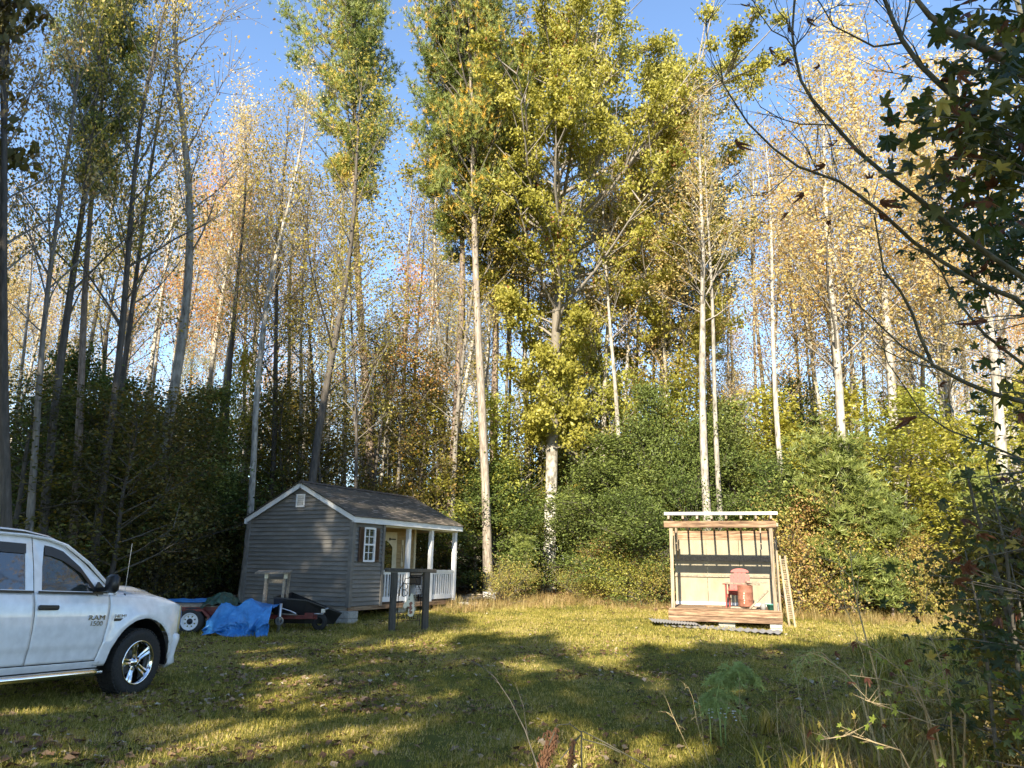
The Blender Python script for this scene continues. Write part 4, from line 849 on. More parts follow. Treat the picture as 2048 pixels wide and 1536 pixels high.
def text_mesh(s, size, ext, name, mat, parent, loc, rot, align='CENTER', sx=1.0):
    cu = bpy.data.curves.new(name, 'FONT'); cu.body = s; cu.size = size; cu.extrude = ext; cu.align_x = align; cu.align_y = 'CENTER'
    to = bpy.data.objects.new(name+'_tmp', cu); COL.objects.link(to); dg = bpy.context.evaluated_depsgraph_get(); dg.update()
    me = bpy.data.meshes.new_from_object(to.evaluated_get(dg)); bpy.data.objects.remove(to); bpy.data.curves.remove(cu)
    me.materials.clear(); me.materials.append(mat); return obj(name, me, None, parent, loc, rot, (sx, 1, 1))
bB = MB(); bB.tube([(-.17, 0, .80), (-.17, 0, 1.10)], .009, 5)
for z0 in (.80, .95): bB.tube([(-.17+0.11*math.sin(PI*i/8), 0, z0+.075-.075*math.cos(PI*i/8)) for i in range(9)], .009, 5)
bB.build('letter_b', M['iron'], sg)
text_mesh('FAMILY', 0.17, 0.005, 'lettering', M['iron'], sg, (0, -0.002, 0.33), (PI/2, 0, 0), sx=1.0)
hp = [(-.20, .62), (-.215, .55), (-.17, .51), (-.12, .53), (-.09, .575), (-.045, .56), (-.06, .46), (-.07, .36), (0, .315), (.08, .33), (.115, .42), (.12, .52), (.10, .66), (.075, .78), (.07, .90), (.035, .84), (.02, .91), (-.02, .82), (-.08, .76), (-.13, .69)]
hh = MB().prism([(x*.85+.02, z*.95+.03) for x, z in hp], -0.035, 0.0, 'XZ').build('horse_head', M['cream'], sg)
mn = MB()
rg = random.Random(3)
for i in range(16):
    z = .45+.42*i/16; mn.tube([(.10+.02*math.sin(i), -.02, z), (.14+rg.uniform(0, .03), -.03, z-.03)], [.006, .002], 4)
mn.build('mane', M['cream'], hh)
pb = MB()
for i in range(7): pb.prism([(.03+.05*math.cos(t+i)*rg.uniform(.6, 1)-.02*(i % 2), .58-.035*i+.04*math.sin(t)+.06) for t in [k*PI/3 for k in range(6)]], -.0375-.0006*i, -.036, 'XZ')
pb.build('brown_patch', M['rust'], hh)
MB().prism([(-.02+.014*math.cos(t), .735+.018*math.sin(t)) for t in [k*PI/4 for k in range(8)]], -.039, -.0355, 'XZ').build('eye', M['black'], hh)

# ------------------------------------------------------------------ lean-to platform
QA = at(1339, 1215, 21.0); QB = at(1562, 1224, 20.2); dq = QB-QA; dq.z = 0; QW = dq.length; QR = math.atan2(dq.y, dq.x); DZ = 0.53
QD = 2.45
lt = thing('lean_to', (QA.x, QA.y, 0), QR, 'open fronted timber lean-to with cream back wall on a raised plank deck', 'lean-to')
n = 18
for i in range(n): MB().box((QW/2, 0.075+i*(QD/n), DZ-0.018), (QW+0.02, QD/n-0.012, 0.036)).build('deck_board', M['wood_new'], lt)
for z, s in ((DZ-0.112, 0.136), (DZ-0.258, 0.13)): MB().box((QW/2-0.0, -0.02, z), (QW+0.06, 0.04, s)).build('rim_board', M['wood_new'], lt)
for x in (0.0, QW): MB().box((x, QD/2+0.01, DZ-0.18), (0.04, QD-0.03, 0.27)).build('rim_board', M['wood_y'], lt)
MB().box((QW/2, QD, DZ-.18), (QW-.05, .04, .27)).build('rim_board', M['wood_new'], lt)
def qg(u, v):
    c = Vector((QA.x, QA.y, 0))+Matrix.Rotation(QR, 3, 'Z') @ Vector((u, v, 0)); return gz(c.x, c.y)
for u, v, wv in ((0.2, 0.2, .4), (QW/2+.05, 0.18, .42), (QW-0.14, 0.1, .3), (QW-0.1, 0.75, .2), (0.2, QD-.2, .4), (QW-.2, QD-.2, .4)):
    g0 = qg(u, v)-0.05; top = DZ-0.32; k = max(1, round((top-g0)/.12)); e = (top-g0)/k
    for i in range(k): MB().box((u, v, top-e*(i+.5)), (wv, .2, e-.006), bev=.006).build('concrete_block', M['block'], lt)
HT = DZ+2.20
for x in (0.10, QW-0.12): MB().box((x, 0.10, (DZ+HT)/2), (0.09, 0.09, HT-DZ), rot=(0, 0.004, 0)).build('post', M['wood_z'], lt)
for x in (0.06, QW-0.06): 
    MB().box((x, 0.1, DZ+.10), (0.018, 0.11, 0.2)).build('post_bracket', M['grey_metal'], lt)
MB().box((QW/2-0.03, 0.035, HT+0.02), (QW+0.10, 0.04, 0.17)).build('header_beam', M['wood_new'], lt)
MB().box((QW/2-0.03, 0.165, HT+0.0), (QW+0.06, 0.04, 0.14)).build('header_beam', M['wood_new'], lt)
BT = DZ+2.0
for x in (0.06, QW-0.06): MB().box((x, QD-0.10, (DZ+BT)/2), (0.09, 0.09, BT-DZ)).build('post', M['wood_z'], lt)
MB().box((QW/2, QD-0.10, BT+0.07), (QW+0.14, 0.09, 0.14)).build('back_beam', M['wood_new'], lt)
MB().box((QW/2, QD-0.165, BT-0.06), (QW-.1, 0.04, 0.12)).build('back_rail', M['wood_new'], lt)
MB().box((QW/2, QD-0.20, DZ+1.33), (QW-0.02, 0.035, 0.15)).build('back_rail', M['wood_y'], lt)
MB().box((QW/2, QD-0.20, DZ+0.83), (QW-0.02, 0.035, 0.06)).build('back_rail', M['wood_y'], lt)
MB().box((QW/2, QD-0.20, DZ+0.045), (QW-0.02, 0.05, 0.08)).build('back_rail', M['white'], lt)
for i in range(3): MB().box(((i+.5)*(QW-.04)/3+.02, QD-0.16, DZ+1.0), ((QW-.04)/3-0.012, 0.02, 2.0)).build('wall_panel', M['panel'], lt)
for i in range(8):
    x = 0.06+i*(QW-0.16)/7
    MB().bar((x, -0.09, HT+0.22), (x, QD+0.10, BT+0.20), 0.055, 0.12).build('rafter', M['wood_y'], lt)
MB().box((QW/2+.01, 0.10, HT+0.312), (QW+0.12, 0.40, 0.03), rot=(-0.04, 0, 0)).box((QW/2+.01, -0.112, HT+0.300), (QW+0.12, 0.02, 0.075)).build('roof_edge', M['white'], lt)
# knee braces
MB().bar((0.13, QD-0.12, DZ+1.2), (0.13, QD-0.75, BT+0.17), 0.04, 0.07, up=(1, 0, 0)).build('knee_brace', M['wood_z'], lt)
MB().bar((0.16, 1.2, HT-.62), (0.16, 1.2, HT-.02), 0.04, 0.04, up=(1, 0, 0)).build('hanging_strut', M['wood_z'], lt)
MB().bar((QW-0.35, 1.2, HT-.62), (QW-0.35, 1.2, HT-.02), 0.04, 0.04, up=(1, 0, 0)).build('hanging_strut', M['wood_z'], lt)
MB().bar((QW-0.10, 0.9, DZ+1.0), (QW-0.10, 0.16, HT+0.02), 0.04, 0.09, up=(1, 0, 0)).build('knee_brace', M['wood_z'], lt)
for y, h in ((QD-.75, 2.02), (QD-1.3, 2.08)): MB().box((QW+0.05, y, DZ+h/2-.3), (0.05, 0.09, h+.3)).build('side_stud', M['wood_z'], lt)
MB().box((QW+0.05, 1.2, DZ+2.11), (.05, 2.4, .09), rot=(-.08, 0, 0)).build('side_plate', M['wood_y'], lt)
# ladder-like fence panels leaning on the far side
fp = thing('lattice_panel', (QA.x, QA.y, 0), QR, 'narrow weathered lattice panel leaning on the outer side of the lean-to', 'panel')
for x in (QW+0.20, QW+0.34):
    MB().bar((x+.05, 1.05, qg(x, 1.05)-.02), (x-.08, 1.15, 1.95), 0.05, 0.05, up=(1, 0, 0)).build('stile', M['wood_z'], fp)
me = MB().box((0, 0, 0), (0.13, 0.02, 0.02)).mesh('rung'); me.materials.append(M['wood_y'])
for i in range(34): z = 0.3+i*0.047; obj('rung', me, None, fp, loc=(QW+0.31-.13*(z-.1)/1.85, 1.05+.1*(z-.1)/1.85, z))
def LQ(u, v, z): c = Vector((QA.x, QA.y, 0))+Matrix.Rotation(QR, 3, 'Z') @ Vector((u, v, 0)); return Vector((c.x, c.y, z))
# red plastic adirondack chair
ac = thing('garden_chair', LQ(QW*0.64, 1.15, DZ), QR-0.15, 'faded red plastic slatted garden chair behind the rusty barrel on the deck', 'chair')
for i in range(5):
    x = (i-2)*0.105; top = 0.95-0.035*(i-2)**2
    MB().prism([(x-.048, .34), (x+.048, .34), (x+.048, top-(.02 if i > 2 else 0)), (x, top+.012), (x-.048, top-(.02 if i < 2 else 0))], 0, 0.02, 'XZ').build('back_slat', M['red_plastic'], ac, rot=(-0.18, 0, 0), loc=(0, .2, 0))
MB().prism([(.24*math.cos(t), .80+.10*math.sin(t)+.06) for t in [PI*i/10 for i in range(11)]], -0.012, -0.001, 'XZ').build('top_band', M['red_plastic'], ac, rot=(-0.18, 0, 0), loc=(0, .2, 0))
for i in range(6): MB().box((0, -0.22+i*0.085, 0.36-.012*(5-i)*-1-.06*i/5), (0.5, 0.075, 0.02)).build('seat_slat', M['red_plastic'], ac)
for s_ in (-1, 1):
    MB().box((s_*0.31, -0.02, 0.565), (0.11, 0.62, 0.025), bev=.01).build('armrest', M['red_plastic'], ac)
    MB().prism([(-0.30, 0), (-.20, 0), (-.19, .20), (-.17, .55), (-.31, .55)], s_*.29-.015, s_*.29+.015, 'YZ').build('leg', M['red_plastic'], ac)
    MB().prism([(.20, 0), (.30, 0), (.28, .55), (.18, .55), (.16, .3)], s_*.28-.015, s_*.28+.015, 'YZ').build('leg', M['red_plastic'], ac)
    MB().prism([(-.2, .33), (-.2, .25), (0.2, .2), (.22, .3)], s_*.27-.012, s_*.27+.012, 'YZ').build('side_rail', M['red_plastic'], ac)
# rusty barrel, open topped
ac.scale = (1.05, 1.05, 1.12)
br = thing('steel_barrel', LQ(QW*0.70, 0.78, DZ+.05), QR, 'rusty open steel barrel standing on boards in front of the red chair', 'barrel')
MB().lathe([(0.0, 0.0), (.185, 0.0), (.19, .02), (.19, .20), (.196, .215), (.19, .23), (.19, .42), (.196, .435), (.19, .45), (.19, .62), (.195, .635), (.18, .635), (.178, .03), (0, .03)], 32).build('drum', M['rust'], br, smooth=True)
bs = MB()
for i in range(5): bs.box((-.04+.008*math.sin(i*2), -.1905, .12+i*.07), (.022, .006, .045), rot=(0, .3*math.sin(i*3), 0))
bs.build('pale_scrape', M['cream'], br); br.scale = (1.06, 1.06, .88)
def plank(a, b, wd, th, lab, up=(0, 0, 1)):
    o = MB().bar((0, 0, 0), Vector(b)-Vector(a), wd, th, up, bev=.004).build('wooden_board', M['wood_y'], None, loc=a); tag(o, lab, 'board'); return o
plank(LQ(QW*.52, .78, DZ+.66), LQ(QW*.84, .74, DZ+.64), .13, .045, 'weathered board lying level across the mouth of the rusty barrel')
plank(LQ(QW*.71, .66, DZ+.70), LQ(QW*.90, .92, DZ+.69), .15, .04, 'short split board end lying on top of the longer board over the barrel')
plank(LQ(QW*.56, .80, DZ+.022), LQ(QW*.83, .76, DZ+.022), .20, .04, 'dark plank on the deck under the rusty barrel')
plank(LQ(QW*.735, .28, DZ+.03), LQ(QW*.90, .20, DZ+.50), .13, .045, 'single board slanting up against the front post of the lean-to')
sc_ = MB().box((0, 0, .03), (.2, .1, .06), bev=.005).build('wood_offcut', M['wood_new'], None, loc=LQ(QW*.36, .8, DZ), rot=(0, 0, .5)); tag(sc_, 'small pale block of wood lying near the middle of the lean-to deck', 'wood block')
sc_ = MB().box((0, 0, .02), (.3, .12, .04), bev=.005).build('wood_offcut', M['wood_new'], None, loc=LQ(QW*.42, 1.1, DZ), rot=(0, 0, -.2)); tag(sc_, 'flat wood offcut behind the pale block on the lean-to deck', 'wood block')
pot = MB().lathe([(0, 0), (.10, 0), (.14, .13), (.15, .13), (.15, .15), (.12, .15), (.1, .02), (0, .02)], 20).build('green_pot', M['teal'], None, smooth=True, loc=LQ(QW-.2, .33, DZ)); tag(pot, 'small green plastic bowl at the front corner of the lean-to deck', 'bowl')
pot = MB().lathe([(0, 0), (.07, 0), (.08, .12), (.06, .16), (.03, .17), (0, .17)], 16).build('grey_jug', M['grey_metal'], None, smooth=True, loc=LQ(QW-.42, .38, DZ)); tag(pot, 'small grey jug beside the green plastic bowl on the deck', 'jug')
# corrugated sheets on the grass in front
cs = thing('corrugated_sheet', (0, 0, 0), 0, 'corrugated grey roofing sheet lying in the grass before the lean-to deck', 'roofing sheet')
cs.location = LQ(1.35, -.55, 0); cs.rotation_euler = (0, 0, QR-0.16)
vs = []; fs = []; nn = 120
for i in range(nn+1):
    x = -1.45+2.9*i/nn; z = .016*math.sin(i*2*PI/7.5)
    for y in (-.38, .38): vs.append((x, y, z))
fs = [(2*i, 2*i+2, 2*i+3, 2*i+1) for i in range(nn)]
b = MB(); b.add(vs, fs); b.add([(x, y, z+.004) for x, y, z in vs], [tuple(reversed(f)) for f in fs])
g1 = qg(1.35, -.55); b.build('sheet', M['grey_metal'], cs, smooth=True, loc=(0, 0, g1+.045), rot=(0.03, .02, 0))
cs2 = b.build('corrugated_sheet', M['grey_metal'], None, smooth=True, loc=LQ(.12, -.25, qg(.12, -.25)+.10), rot=(.05, .05, QR+.25)); cs2.scale = (.42, 1, 1)
tag(cs2, 'shorter grey roofing sheet poking out at the near corner of the lean-to deck', 'roofing sheet')
# ------------------------------------------------------------------ pickup truck (local: +Y forward from the front axle, +X its right side, Z up)
TS, TH, TPITCH = 0.963, 0.284, 0.05
HWD = 0.98
tx = -4.50-HWD*TS*math.cos(TH); ty = 9.63+HWD*TS*math.sin(TH)
truck = bpy.data.objects.new('pickup_truck', None); COL.objects.link(truck)
truck.matrix_world = Matrix.Translation((tx, ty, -0.012)) @ Matrix.Rotation(-TH, 4, 'Z') @ Matrix.Rotation(-TPITCH, 4, 'X') @ Matrix.Scale(TS, 4)
tag(truck, 'white crew cab pickup truck with chrome spoked wheels parked on the grass', 'pickup truck')
BELT = 1.215
def side_x(s, z):
    """half width of the body side at length s, height z"""
    pts = [(0.36, 0.90), (0.45, 0.945), (0.60, 0.962), (0.64, 0.976), (0.85, 0.985), (1.0, 0.980), (1.10, 0.965), (1.17, 0.940), (1.26, 0.90)]
    x = float(np.interp(z, [p[0] for p in pts], [p[1] for p in pts]))
    for c in (0.0, -3.57):
        r = math.hypot(s-c, z-0.42); x += 0.030*math.exp(-((r-0.56)/0.085)**2)
    if s > 0.42: x -= 0.20*((s-0.42)/0.48)**2.3
    return x
def top_z(s):   # upper edge of the lower body
    return float(np.interp(s, [-4.9, -0.62, -0.3, 0.2, 0.55, 0.75, 0.95], [BELT, BELT, 1.205, 1.18, 1.135, 1.085, 1.0]))
def bot_z(s): return float(np.interp(s, [-4.9, 0.3, 0.55, 0.9], [0.40, 0.40, 0.42, 0.48]))
def side_part(name, s0, s1, mat=M['paint'], cut0=None, cut1=None, top=None, side=1, parent=truck, zlo=None, zhi=None):
    c0 = cut0 or (lambda z: s0); c1 = cut1 or (lambda z: s1)
    ns = max(2, int(abs(s1-s0)/0.035)); nz = 26; V = {}; b = MB()
    def vid(i, j):
        k = (i, j)
        if k not in V:
            t = j/nz; sm = s0+(s1-s0)*i/ns
            lo_ = zlo if zlo is not None else bot_z(sm); hi = zhi if zhi is not None else (top(sm) if top else top_z(sm)); z = lo_+(hi-lo_)*t
            s = c0(z)+(c1(z)-c0(z))*i/ns
            for c in (0.0, -3.57):
                dx, dz = s-c, z-0.40; r = math.hypot(dx, dz)
                if 0.38 < r < 0.535 and r > 1e-3: s = c+dx*0.535/r; z = 0.40+dz*0.535/r
            b.v.append((side*side_x(s, z), s, z)); V[k] = len(b.v)-1
        return V[k]
    def inside(i, j):
        t = (j+.5)/nz; sm = s0+(s1-s0)*(i+.5)/ns; lo_ = zlo if zlo is not None else bot_z(sm); hi = zhi if zhi is not None else (top(sm) if top else top_z(sm)); z = lo_+(hi-lo_)*t
        s = c0(z)+(c1(z)-c0(z))*(i+.5)/ns
        return any(math.hypot(s-c, z-0.40) < 0.505 for c in (0.0, -3.57))
    for i in range(ns):
        for j in range(nz):
            if not inside(i, j):
                f = (vid(i, j), vid(i+1, j), vid(i+1, j+1), vid(i, j+1)); b.f.append(f if side > 0 else tuple(reversed(f))); b.mi.append(0)
    o = b.build(name, mat, parent, smooth=True, fix=False)
    m = o.modifiers.new('thick', 'SOLIDIFY'); m.thickness = 0.012; m.offset = -1
    return o
G = 0.006
curve = lambda base, k: (lambda z: base-k*((1.21-z)/0.8)**2)
fdoor_f, fdoor_r, rdoor_r = curve(-0.60, 0.10), (lambda z: -1.665+0.04*(1.2-z)), (lambda z: -2.76+0.06*(1.2-z))
for sd_ in (1, -1):
    side_part('fender', -0.60, 0.90, cut0=lambda z: fdoor_f(z)+G, side=sd_)
    d1 = side_part('front_door', -1.66, -0.60, cut0=lambda z: fdoor_r(z)+G, cut1=lambda z: fdoor_f(z)-G, side=sd_, zlo=0.47)
    d2 = side_part('rear_door', -2.76, -1.66, cut0=lambda z: rdoor_r(z)+G, cut1=lambda z: fdoor_r(z)-G, side=sd_, zlo=0.47)
    side_part('rocker_panel', -2.9, -0.62, side=sd_, zlo=0.385, zhi=0.458)
    side_part('bed_side', -4.75, -2.80, cut1=lambda z: rdoor_r(z)-G-.01, side=sd_, top=lambda s: 1.25)
    for d, y in ((d1, -1.50), (d2, -2.62)):
        x = sd_*(side_x(y, 1.06)+0.02)
        MB().box((x, y, 1.065), (0.035, 0.27, 0.052), bev=0.014).build('door_handle', M['plastic'], d)
    # wheel arch liners
    for c in (0.0, -3.57):
        MB().lathe([(0.54, sd_*0.93), (0.54, sd_*0.55), (0.10, sd_*0.55)], 28, 'X', (0, c, 0.40), a0=-.1, a1=PI+.1, closed=False).build('wheel_arch_liner', M['plastic'], truck)
# cab side frames: (s, z) loops bridged outer to inner, leaning in with height
def cab_x(z): return float(np.interp(z, [BELT, 1.75, 1.86], [0.925, 0.765, 0.70]))
fd_out = [(-0.52, BELT+.0), (-0.95, 1.56), (-1.24, 1.745), (-1.45, 1.80), (-1.655, 1.815), (-1.66, 1.5), (-1.665, BELT), (-1.1, BELT)]
fd_in = [(-0.80, 1.245), (-1.03, 1.50), (-1.27, 1.665), (-1.42, 1.705), (-1.52, 1.715), (-1.55, 1.5), (-1.565, 1.245), (-1.1, 1.245)]
rd_out = [(-1.675, BELT), (-1.67, 1.5), (-1.665, 1.815), (-2.1, 1.815), (-2.55, 1.80), (-2.72, 1.70), (-2.76, BELT), (-2.2, BELT)]
rd_in = [(-1.77, 1.245), (-1.765, 1.5), (-1.76, 1.715), (-2.1, 1.715), (-2.5, 1.70), (-2.60, 1.62), (-2.62, 1.245), (-2.2, 1.245)]
for sd_ in (1, -1):
    for nm, o_, i_ in (('door_window_frame', fd_out, fd_in), ('door_window_frame', rd_out, rd_in)):
        b = MB(); n = len(o_)
        b.add([(sd_*cab_x(z), s, z) for s, z in o_]+[(sd_*(cab_x(z)-0.004), s, z) for s, z in i_]+[(sd_*(cab_x(z)-0.03), s, z) for s, z in i_],
              [(k, (k+1) % n, n+(k+1) % n, n+k) for k in range(n)]+[(n+k, n+(k+1) % n, 2*n+(k+1) % n, 2*n+k) for k in range(n)])
        b.build(nm, M['paint'], truck)
        b = MB(); b.add([(sd_*(cab_x(z)-0.012), s, z) for s, z in i_], [tuple(range(n))]); b.build('side_window', M['glass_dark'] if i_ is rd_in else M['glass'], truck)
        # rain visor over the glass
        top = i_[:5] if i_ is fd_in else i_[2:6]; b = MB(); vs = []
        for (s, z) in top:
            dz = -0.085 if (i_ is rd_in or s < -1.1) else -0.05
            vs += [(sd_*(cab_x(z)+.004), s, z+.02), (sd_*(cab_x(z)+0.030), s, z+dz)]
        b.add(vs, [(2*k, 2*k+2, 2*k+3, 2*k+1) for k in range(len(top)-1)]); o = b.build('window_visor', M['plastic'], truck); o.modifiers.new('t', 'SOLIDIFY').thickness = 0.006
        MB().bar((sd_*(cab_x(BELT+.01)+.012), i_[0][0]+.08, BELT+.012), (sd_*(cab_x(BELT+.01)+.012), i_[-2][0]-.05, BELT+.012), .02, .022).build('window_seal', M['plastic'], truck)
    # mirror
    mr = MB().box((sd_*1.13, -0.80, 1.345), (0.20, 0.10, 0.215), rot=(0, 0, sd_*-.25), bev=.035).build('door_mirror', M['plastic'], truck); smooth_by_angle(mr, 50)
    MB().bar((sd_*.93, -.76, 1.27), (sd_*1.08, -.79, 1.28), .09, .05).prism([(-.62, 1.232), (-.86, 1.232), (-.80, 1.36)], sd_*.905, sd_*.935, 'YZ').build('mirror_arm', M['plastic'], mr)
    # A pillar cover and roof rail drip
    MB().tube([(sd_*.93, -.50, 1.225), (sd_*.865, -.93, 1.565), (sd_*.80, -1.235, 1.752), (sd_*.765, -1.47, 1.81), (sd_*.755, -1.75, 1.828), (sd_*.755, -2.5, 1.815)], .018, 6).build('roof_rail', M['paint'], truck)
# roof skin, windscreen, rear glass
prof_ = [(-0.52, 1.235), (-0.93, 1.56), (-1.24, 1.76), (-1.48, 1.84), (-1.8, 1.875), (-2.3, 1.875), (-2.6, 1.845), (-2.72, 1.79)]
def crown_row(s, z, w, n=8): return [(w*math.sin(PI/2*(k/n)), s, z-0.035*(k/n)**4*(1 if s < -1.3 else .3)) for k in range(-n, n+1)]
b = MB(); rows = [crown_row(s, z+(0.025 if s < -1.3 else .01), (0.93-.14*min(1, (z-1.22)/.6))-.012) for s, z in prof_[2:]]
def loft(b, rows, mi=0):
    n = len(rows[0]); k0 = len(b.v)
    for r in rows: b.v += [tuple(p) for p in r]
    for i in range(len(rows)-1):
        for j in range(n-1): b.f.append((k0+i*n+j, k0+i*n+j+1, k0+(i+1)*n+j+1, k0+(i+1)*n+j)); b.mi.append(mi)
loft(b, rows); b.build('roof', M['paint'], truck, smooth=True)
b = MB(); loft(b, [crown_row(s, z, (0.91-.13*min(1, (z-1.22)/.6))) for s, z in prof_[:3]]); b.build('windscreen', M['glass'], truck, smooth=True)
b = MB(); loft(b, [crown_row(s, z, .78) for s, z in ((-2.72, 1.79), (-2.84, 1.25))]); b.build('rear_window', M['glass_dark'], truck, smooth=True)
# interior: dash, seats, wheel
MB().box((0, -0.75, 1.12), (1.6, 0.4, 0.25), bev=.05).build('dashboard', M['plastic'], truck)
for x in (-.42, .42):
    st_ = MB().box((x, -1.70, 1.15), (0.52, 0.16, 0.62), rot=(-.2, 0, 0), bev=.06).box((x, -1.76, 1.54), (0.26, 0.10, 0.18), bev=.03).build('seat', M['black'], truck)
MB().box((0, -2.5, 1.15), (1.5, .16, .6), rot=(-.2, 0, 0), bev=.05).build('rear_seat', M['black'], truck)
MB().lathe([(.18, -.012), (.195, 0), (.18, .012), (.165, 0), (.18, -.012)], 24, 'Y', (-.42, -1.02, 1.28)).build('steering_wheel', M['plastic'], truck)
# hood with centre bulge
b = MB(); rows = []
for s, z in ((-0.60, 1.255), (-0.4, 1.262), (-0.1, 1.255), (0.2, 1.248), (0.45, 1.215), (0.62, 1.17), (0.76, 1.10), (0.80, 1.03)):
    w_ = 0.90 if s < .3 else 0.90-.20*((s-.3)/.6)**2; r = []
    for k in range(-12, 13):
        t = k/12; bul = 0.055*(1/(1+math.exp((abs(t)-0.62)*24)))*(1-sstep(.4, .8, s)); edge = -0.075*abs(t)**5
        r.append((w_*t, s-.06*abs(t)**3*(1 if s > .3 else 0), z+0.035+bul+edge))
    rows.append(r)
loft(b, rows); b.build('hood', M['paint'], truck, smooth=True)
b = MB()   # fender tops joining the side to the hood
for sd_ in (1, -1):
    rr = []
    for s in np.linspace(-0.60, 0.80, 22):
        z1 = top_z(s); x1 = side_x(s, z1); zz = float(np.interp(s, [-.6, -.1, .2, .45, .62, .8], [1.225, 1.232, 1.222, 1.192, 1.15, 1.075])); x0 = (0.86 if s < .3 else .86-.20*((s-.3)/.6)**2)
        rr.append([(sd_*x1, s, z1), (sd_*(x1*.6+x0*.4), s, z1+.022), (sd_*x0, s, zz)])
    loft(b, rr)
b.build('fender_top', M['paint'], truck, smooth=True)
# nose: grille surround, grille, bumper, headlights
MB().box((0, .74, .90), (1.16, .10, .34), bev=.03).build('grille_surround', M['paint'], truck)
g_ = MB()
for i in range(7): g_.box((-.42+i*.14, .775, .82), (.012, .012, .30))
for i in range(5): g_.box((0, .775, .70+i*.06), (.96, .010, .012))
g_.box((0, .785, .82), (1.0, .012, .05)); g_.box((0, .785, .82), (.05, .014, .32)); g_.build('grille', M['chrome'], truck)
MB().box((0, .768, .82), (1.02, .006, .32)).build('grille_mesh', M['black'], truck)
def bump_row(z, out, w_): return [(w_*math.sin(PI/2*t), .57+(out-.04)*math.cos(PI/2*t)**.6 if abs(t) < 1 else .56, z) for t in np.linspace(-1, 1, 25)]
b = MB(); loft(b, [bump_row(.30, .26, .90), bump_row(.36, .40, .96), bump_row(.44, .36, .955), bump_row(.55, .36, .975), bump_row(.66, .42, .985), bump_row(.72, .40, .98), bump_row(.745, .30, .95)]); 
bo = b.build('front_bumper', M['paint'], truck, smooth=True); bo.modifiers.new('t', 'SOLIDIFY').thickness = 0.015
for sd_ in (1, -1):
    b = MB(); rr = []
    for z in (0.745, 0.80, 0.87, 0.94, 1.02, 1.09):
        e = .87-.09*((z-.745)/.33)**2
        rr.append([(sd_*(side_x(s, z)+.012), s, z) for s in np.linspace(.665+.03*((z-.9)/.17)**2, e+.02, 7)]+[(sd_*(.62), e+.03, z)])
    loft(b, rr); hl = b.build('headlight', M['lamp'], truck, smooth=True); hl.modifiers.new('t', 'SOLIDIFY').thickness = 0.02
# bed, tailgate
MB().box((0, -3.8, .72), (1.7, 1.9, .04)).box((0, -4.75, .98), (1.86, .05, .54)).box((0, -2.86, .98), (1.86, .04, .54)).build('load_bed', M['paint'], truck)
MB().box((0, -4.92, .52), (1.86, .16, .2), bev=.03).build('rear_bumper', M['chrome'], truck)
MB().box((0, -2.0, .42), (1.3, 4.9, .16)).box((0, -1.9, .60), (1.78, 2.0, .05)).build('chassis', M['black'], truck)
# side steps
for sd_ in (1, -1):
    MB().tube([(sd_*.98, -2.75, .335), (sd_*1.0, -2.6, .34), (sd_*1.0, -.78, .34), (sd_*.985, -.62, .335)], .042, 12).build('side_step', M['chrome'], truck, smooth=True)
    MB().box((sd_*.96, -1.7, .335), (.06, 1.9, .04)).build('step_pad', M['plastic'], truck)
# wheels
def wheel(x, y, sd_):
    wl = bpy.data.objects.new('wheel', None); COL.objects.link(wl); wl.parent = truck; wl.location = (x, y, .405); wl.rotation_euler = (0, 0, 0 if sd_ > 0 else PI)
    b = MB(); R0, Wd = .405, .135
    b.lathe([(.262, -Wd), (.33, -Wd-.005), (.375, -Wd), (.398, -.105), (.405, -.07), (.405, .07), (.398, .105), (.375, Wd), (.33, Wd+.005), (.262, Wd-.01)], 48, 'X')
    ty_ = b.build('tyre', M['rubber'], wl, smooth=True)
    b = MB()
    for k in range(48):
        for xx, a_ in ((-.085, 0), (0, .06), (.085, .02)):
            t = 2*PI*(k/48)+a_; b.box((xx, .402*math.cos(t), .402*math.sin(t)), (.06, .036, .016), rot=Matrix.Rotation(t-PI/2, 3, 'X'))
    o = b.build('tread_blocks', M['rubber'], wl); o['kind'] = 'stuff'
    b = MB(); b.lathe([(.235, -.12), (.25, Wd-.05), (.258, Wd-.02), (.268, Wd-.008), (.258, Wd+.004), (.246, Wd-.006), (.228, .06), (.222, -.10)], 48, 'X'); b.build('rim', M['chrome'], wl, smooth=True)
    me = None
    for k in range(5):
        t = 2*PI*k/5+.27
        if me is None:
            b = MB(); zz = [(.055, .034, .090), (.10, .037, .086), (.16, .043, .094), (.21, .052, .106), (.245, .060, .108)]; vs = []
            for r, w_, x_ in zz: vs += [(x_-.05, -w_, r), (x_-.006, -w_, r), (x_, -w_*.55, r), (x_-.010, 0, r), (x_, w_*.55, r), (x_-.006, w_, r), (x_-.05, w_, r)]
            b.add(vs, [(i*7+j, i*7+j+1, (i+1)*7+j+1, (i+1)*7+j) for i in range(4) for j in range(6)]); me = b.mesh('spoke', smooth=False, fix=True); me.materials.append(M['chrome'])
        obj('spoke', me, None, wl, rot=(t, 0, 0))
    MB().lathe([(0, .108), (.032, .108), (.040, .098), (.072, .082), (.078, .05)], 24, 'X').build('hub', M['chrome'], wl, smooth=True)
    b = MB()
    for k in range(5): t = 2*PI*(k+.5)/5+.27; b.lathe([(0, .102), (.011, .102), (.013, .08)], 8, 'X', (0, .058*math.cos(t), .058*math.sin(t)))
    b.build('lug_nut', M['black'], wl)
    MB().lathe([(0, .0), (.16, .0), (.165, -.02), (.16, -.03), (0, -.03)], 28, 'X').build('brake_disc', M['grey_metal'], wl)
    return wl
for y in (0, -3.57):
    for sd_ in (1, -1): wheel(sd_*.845, y, sd_)
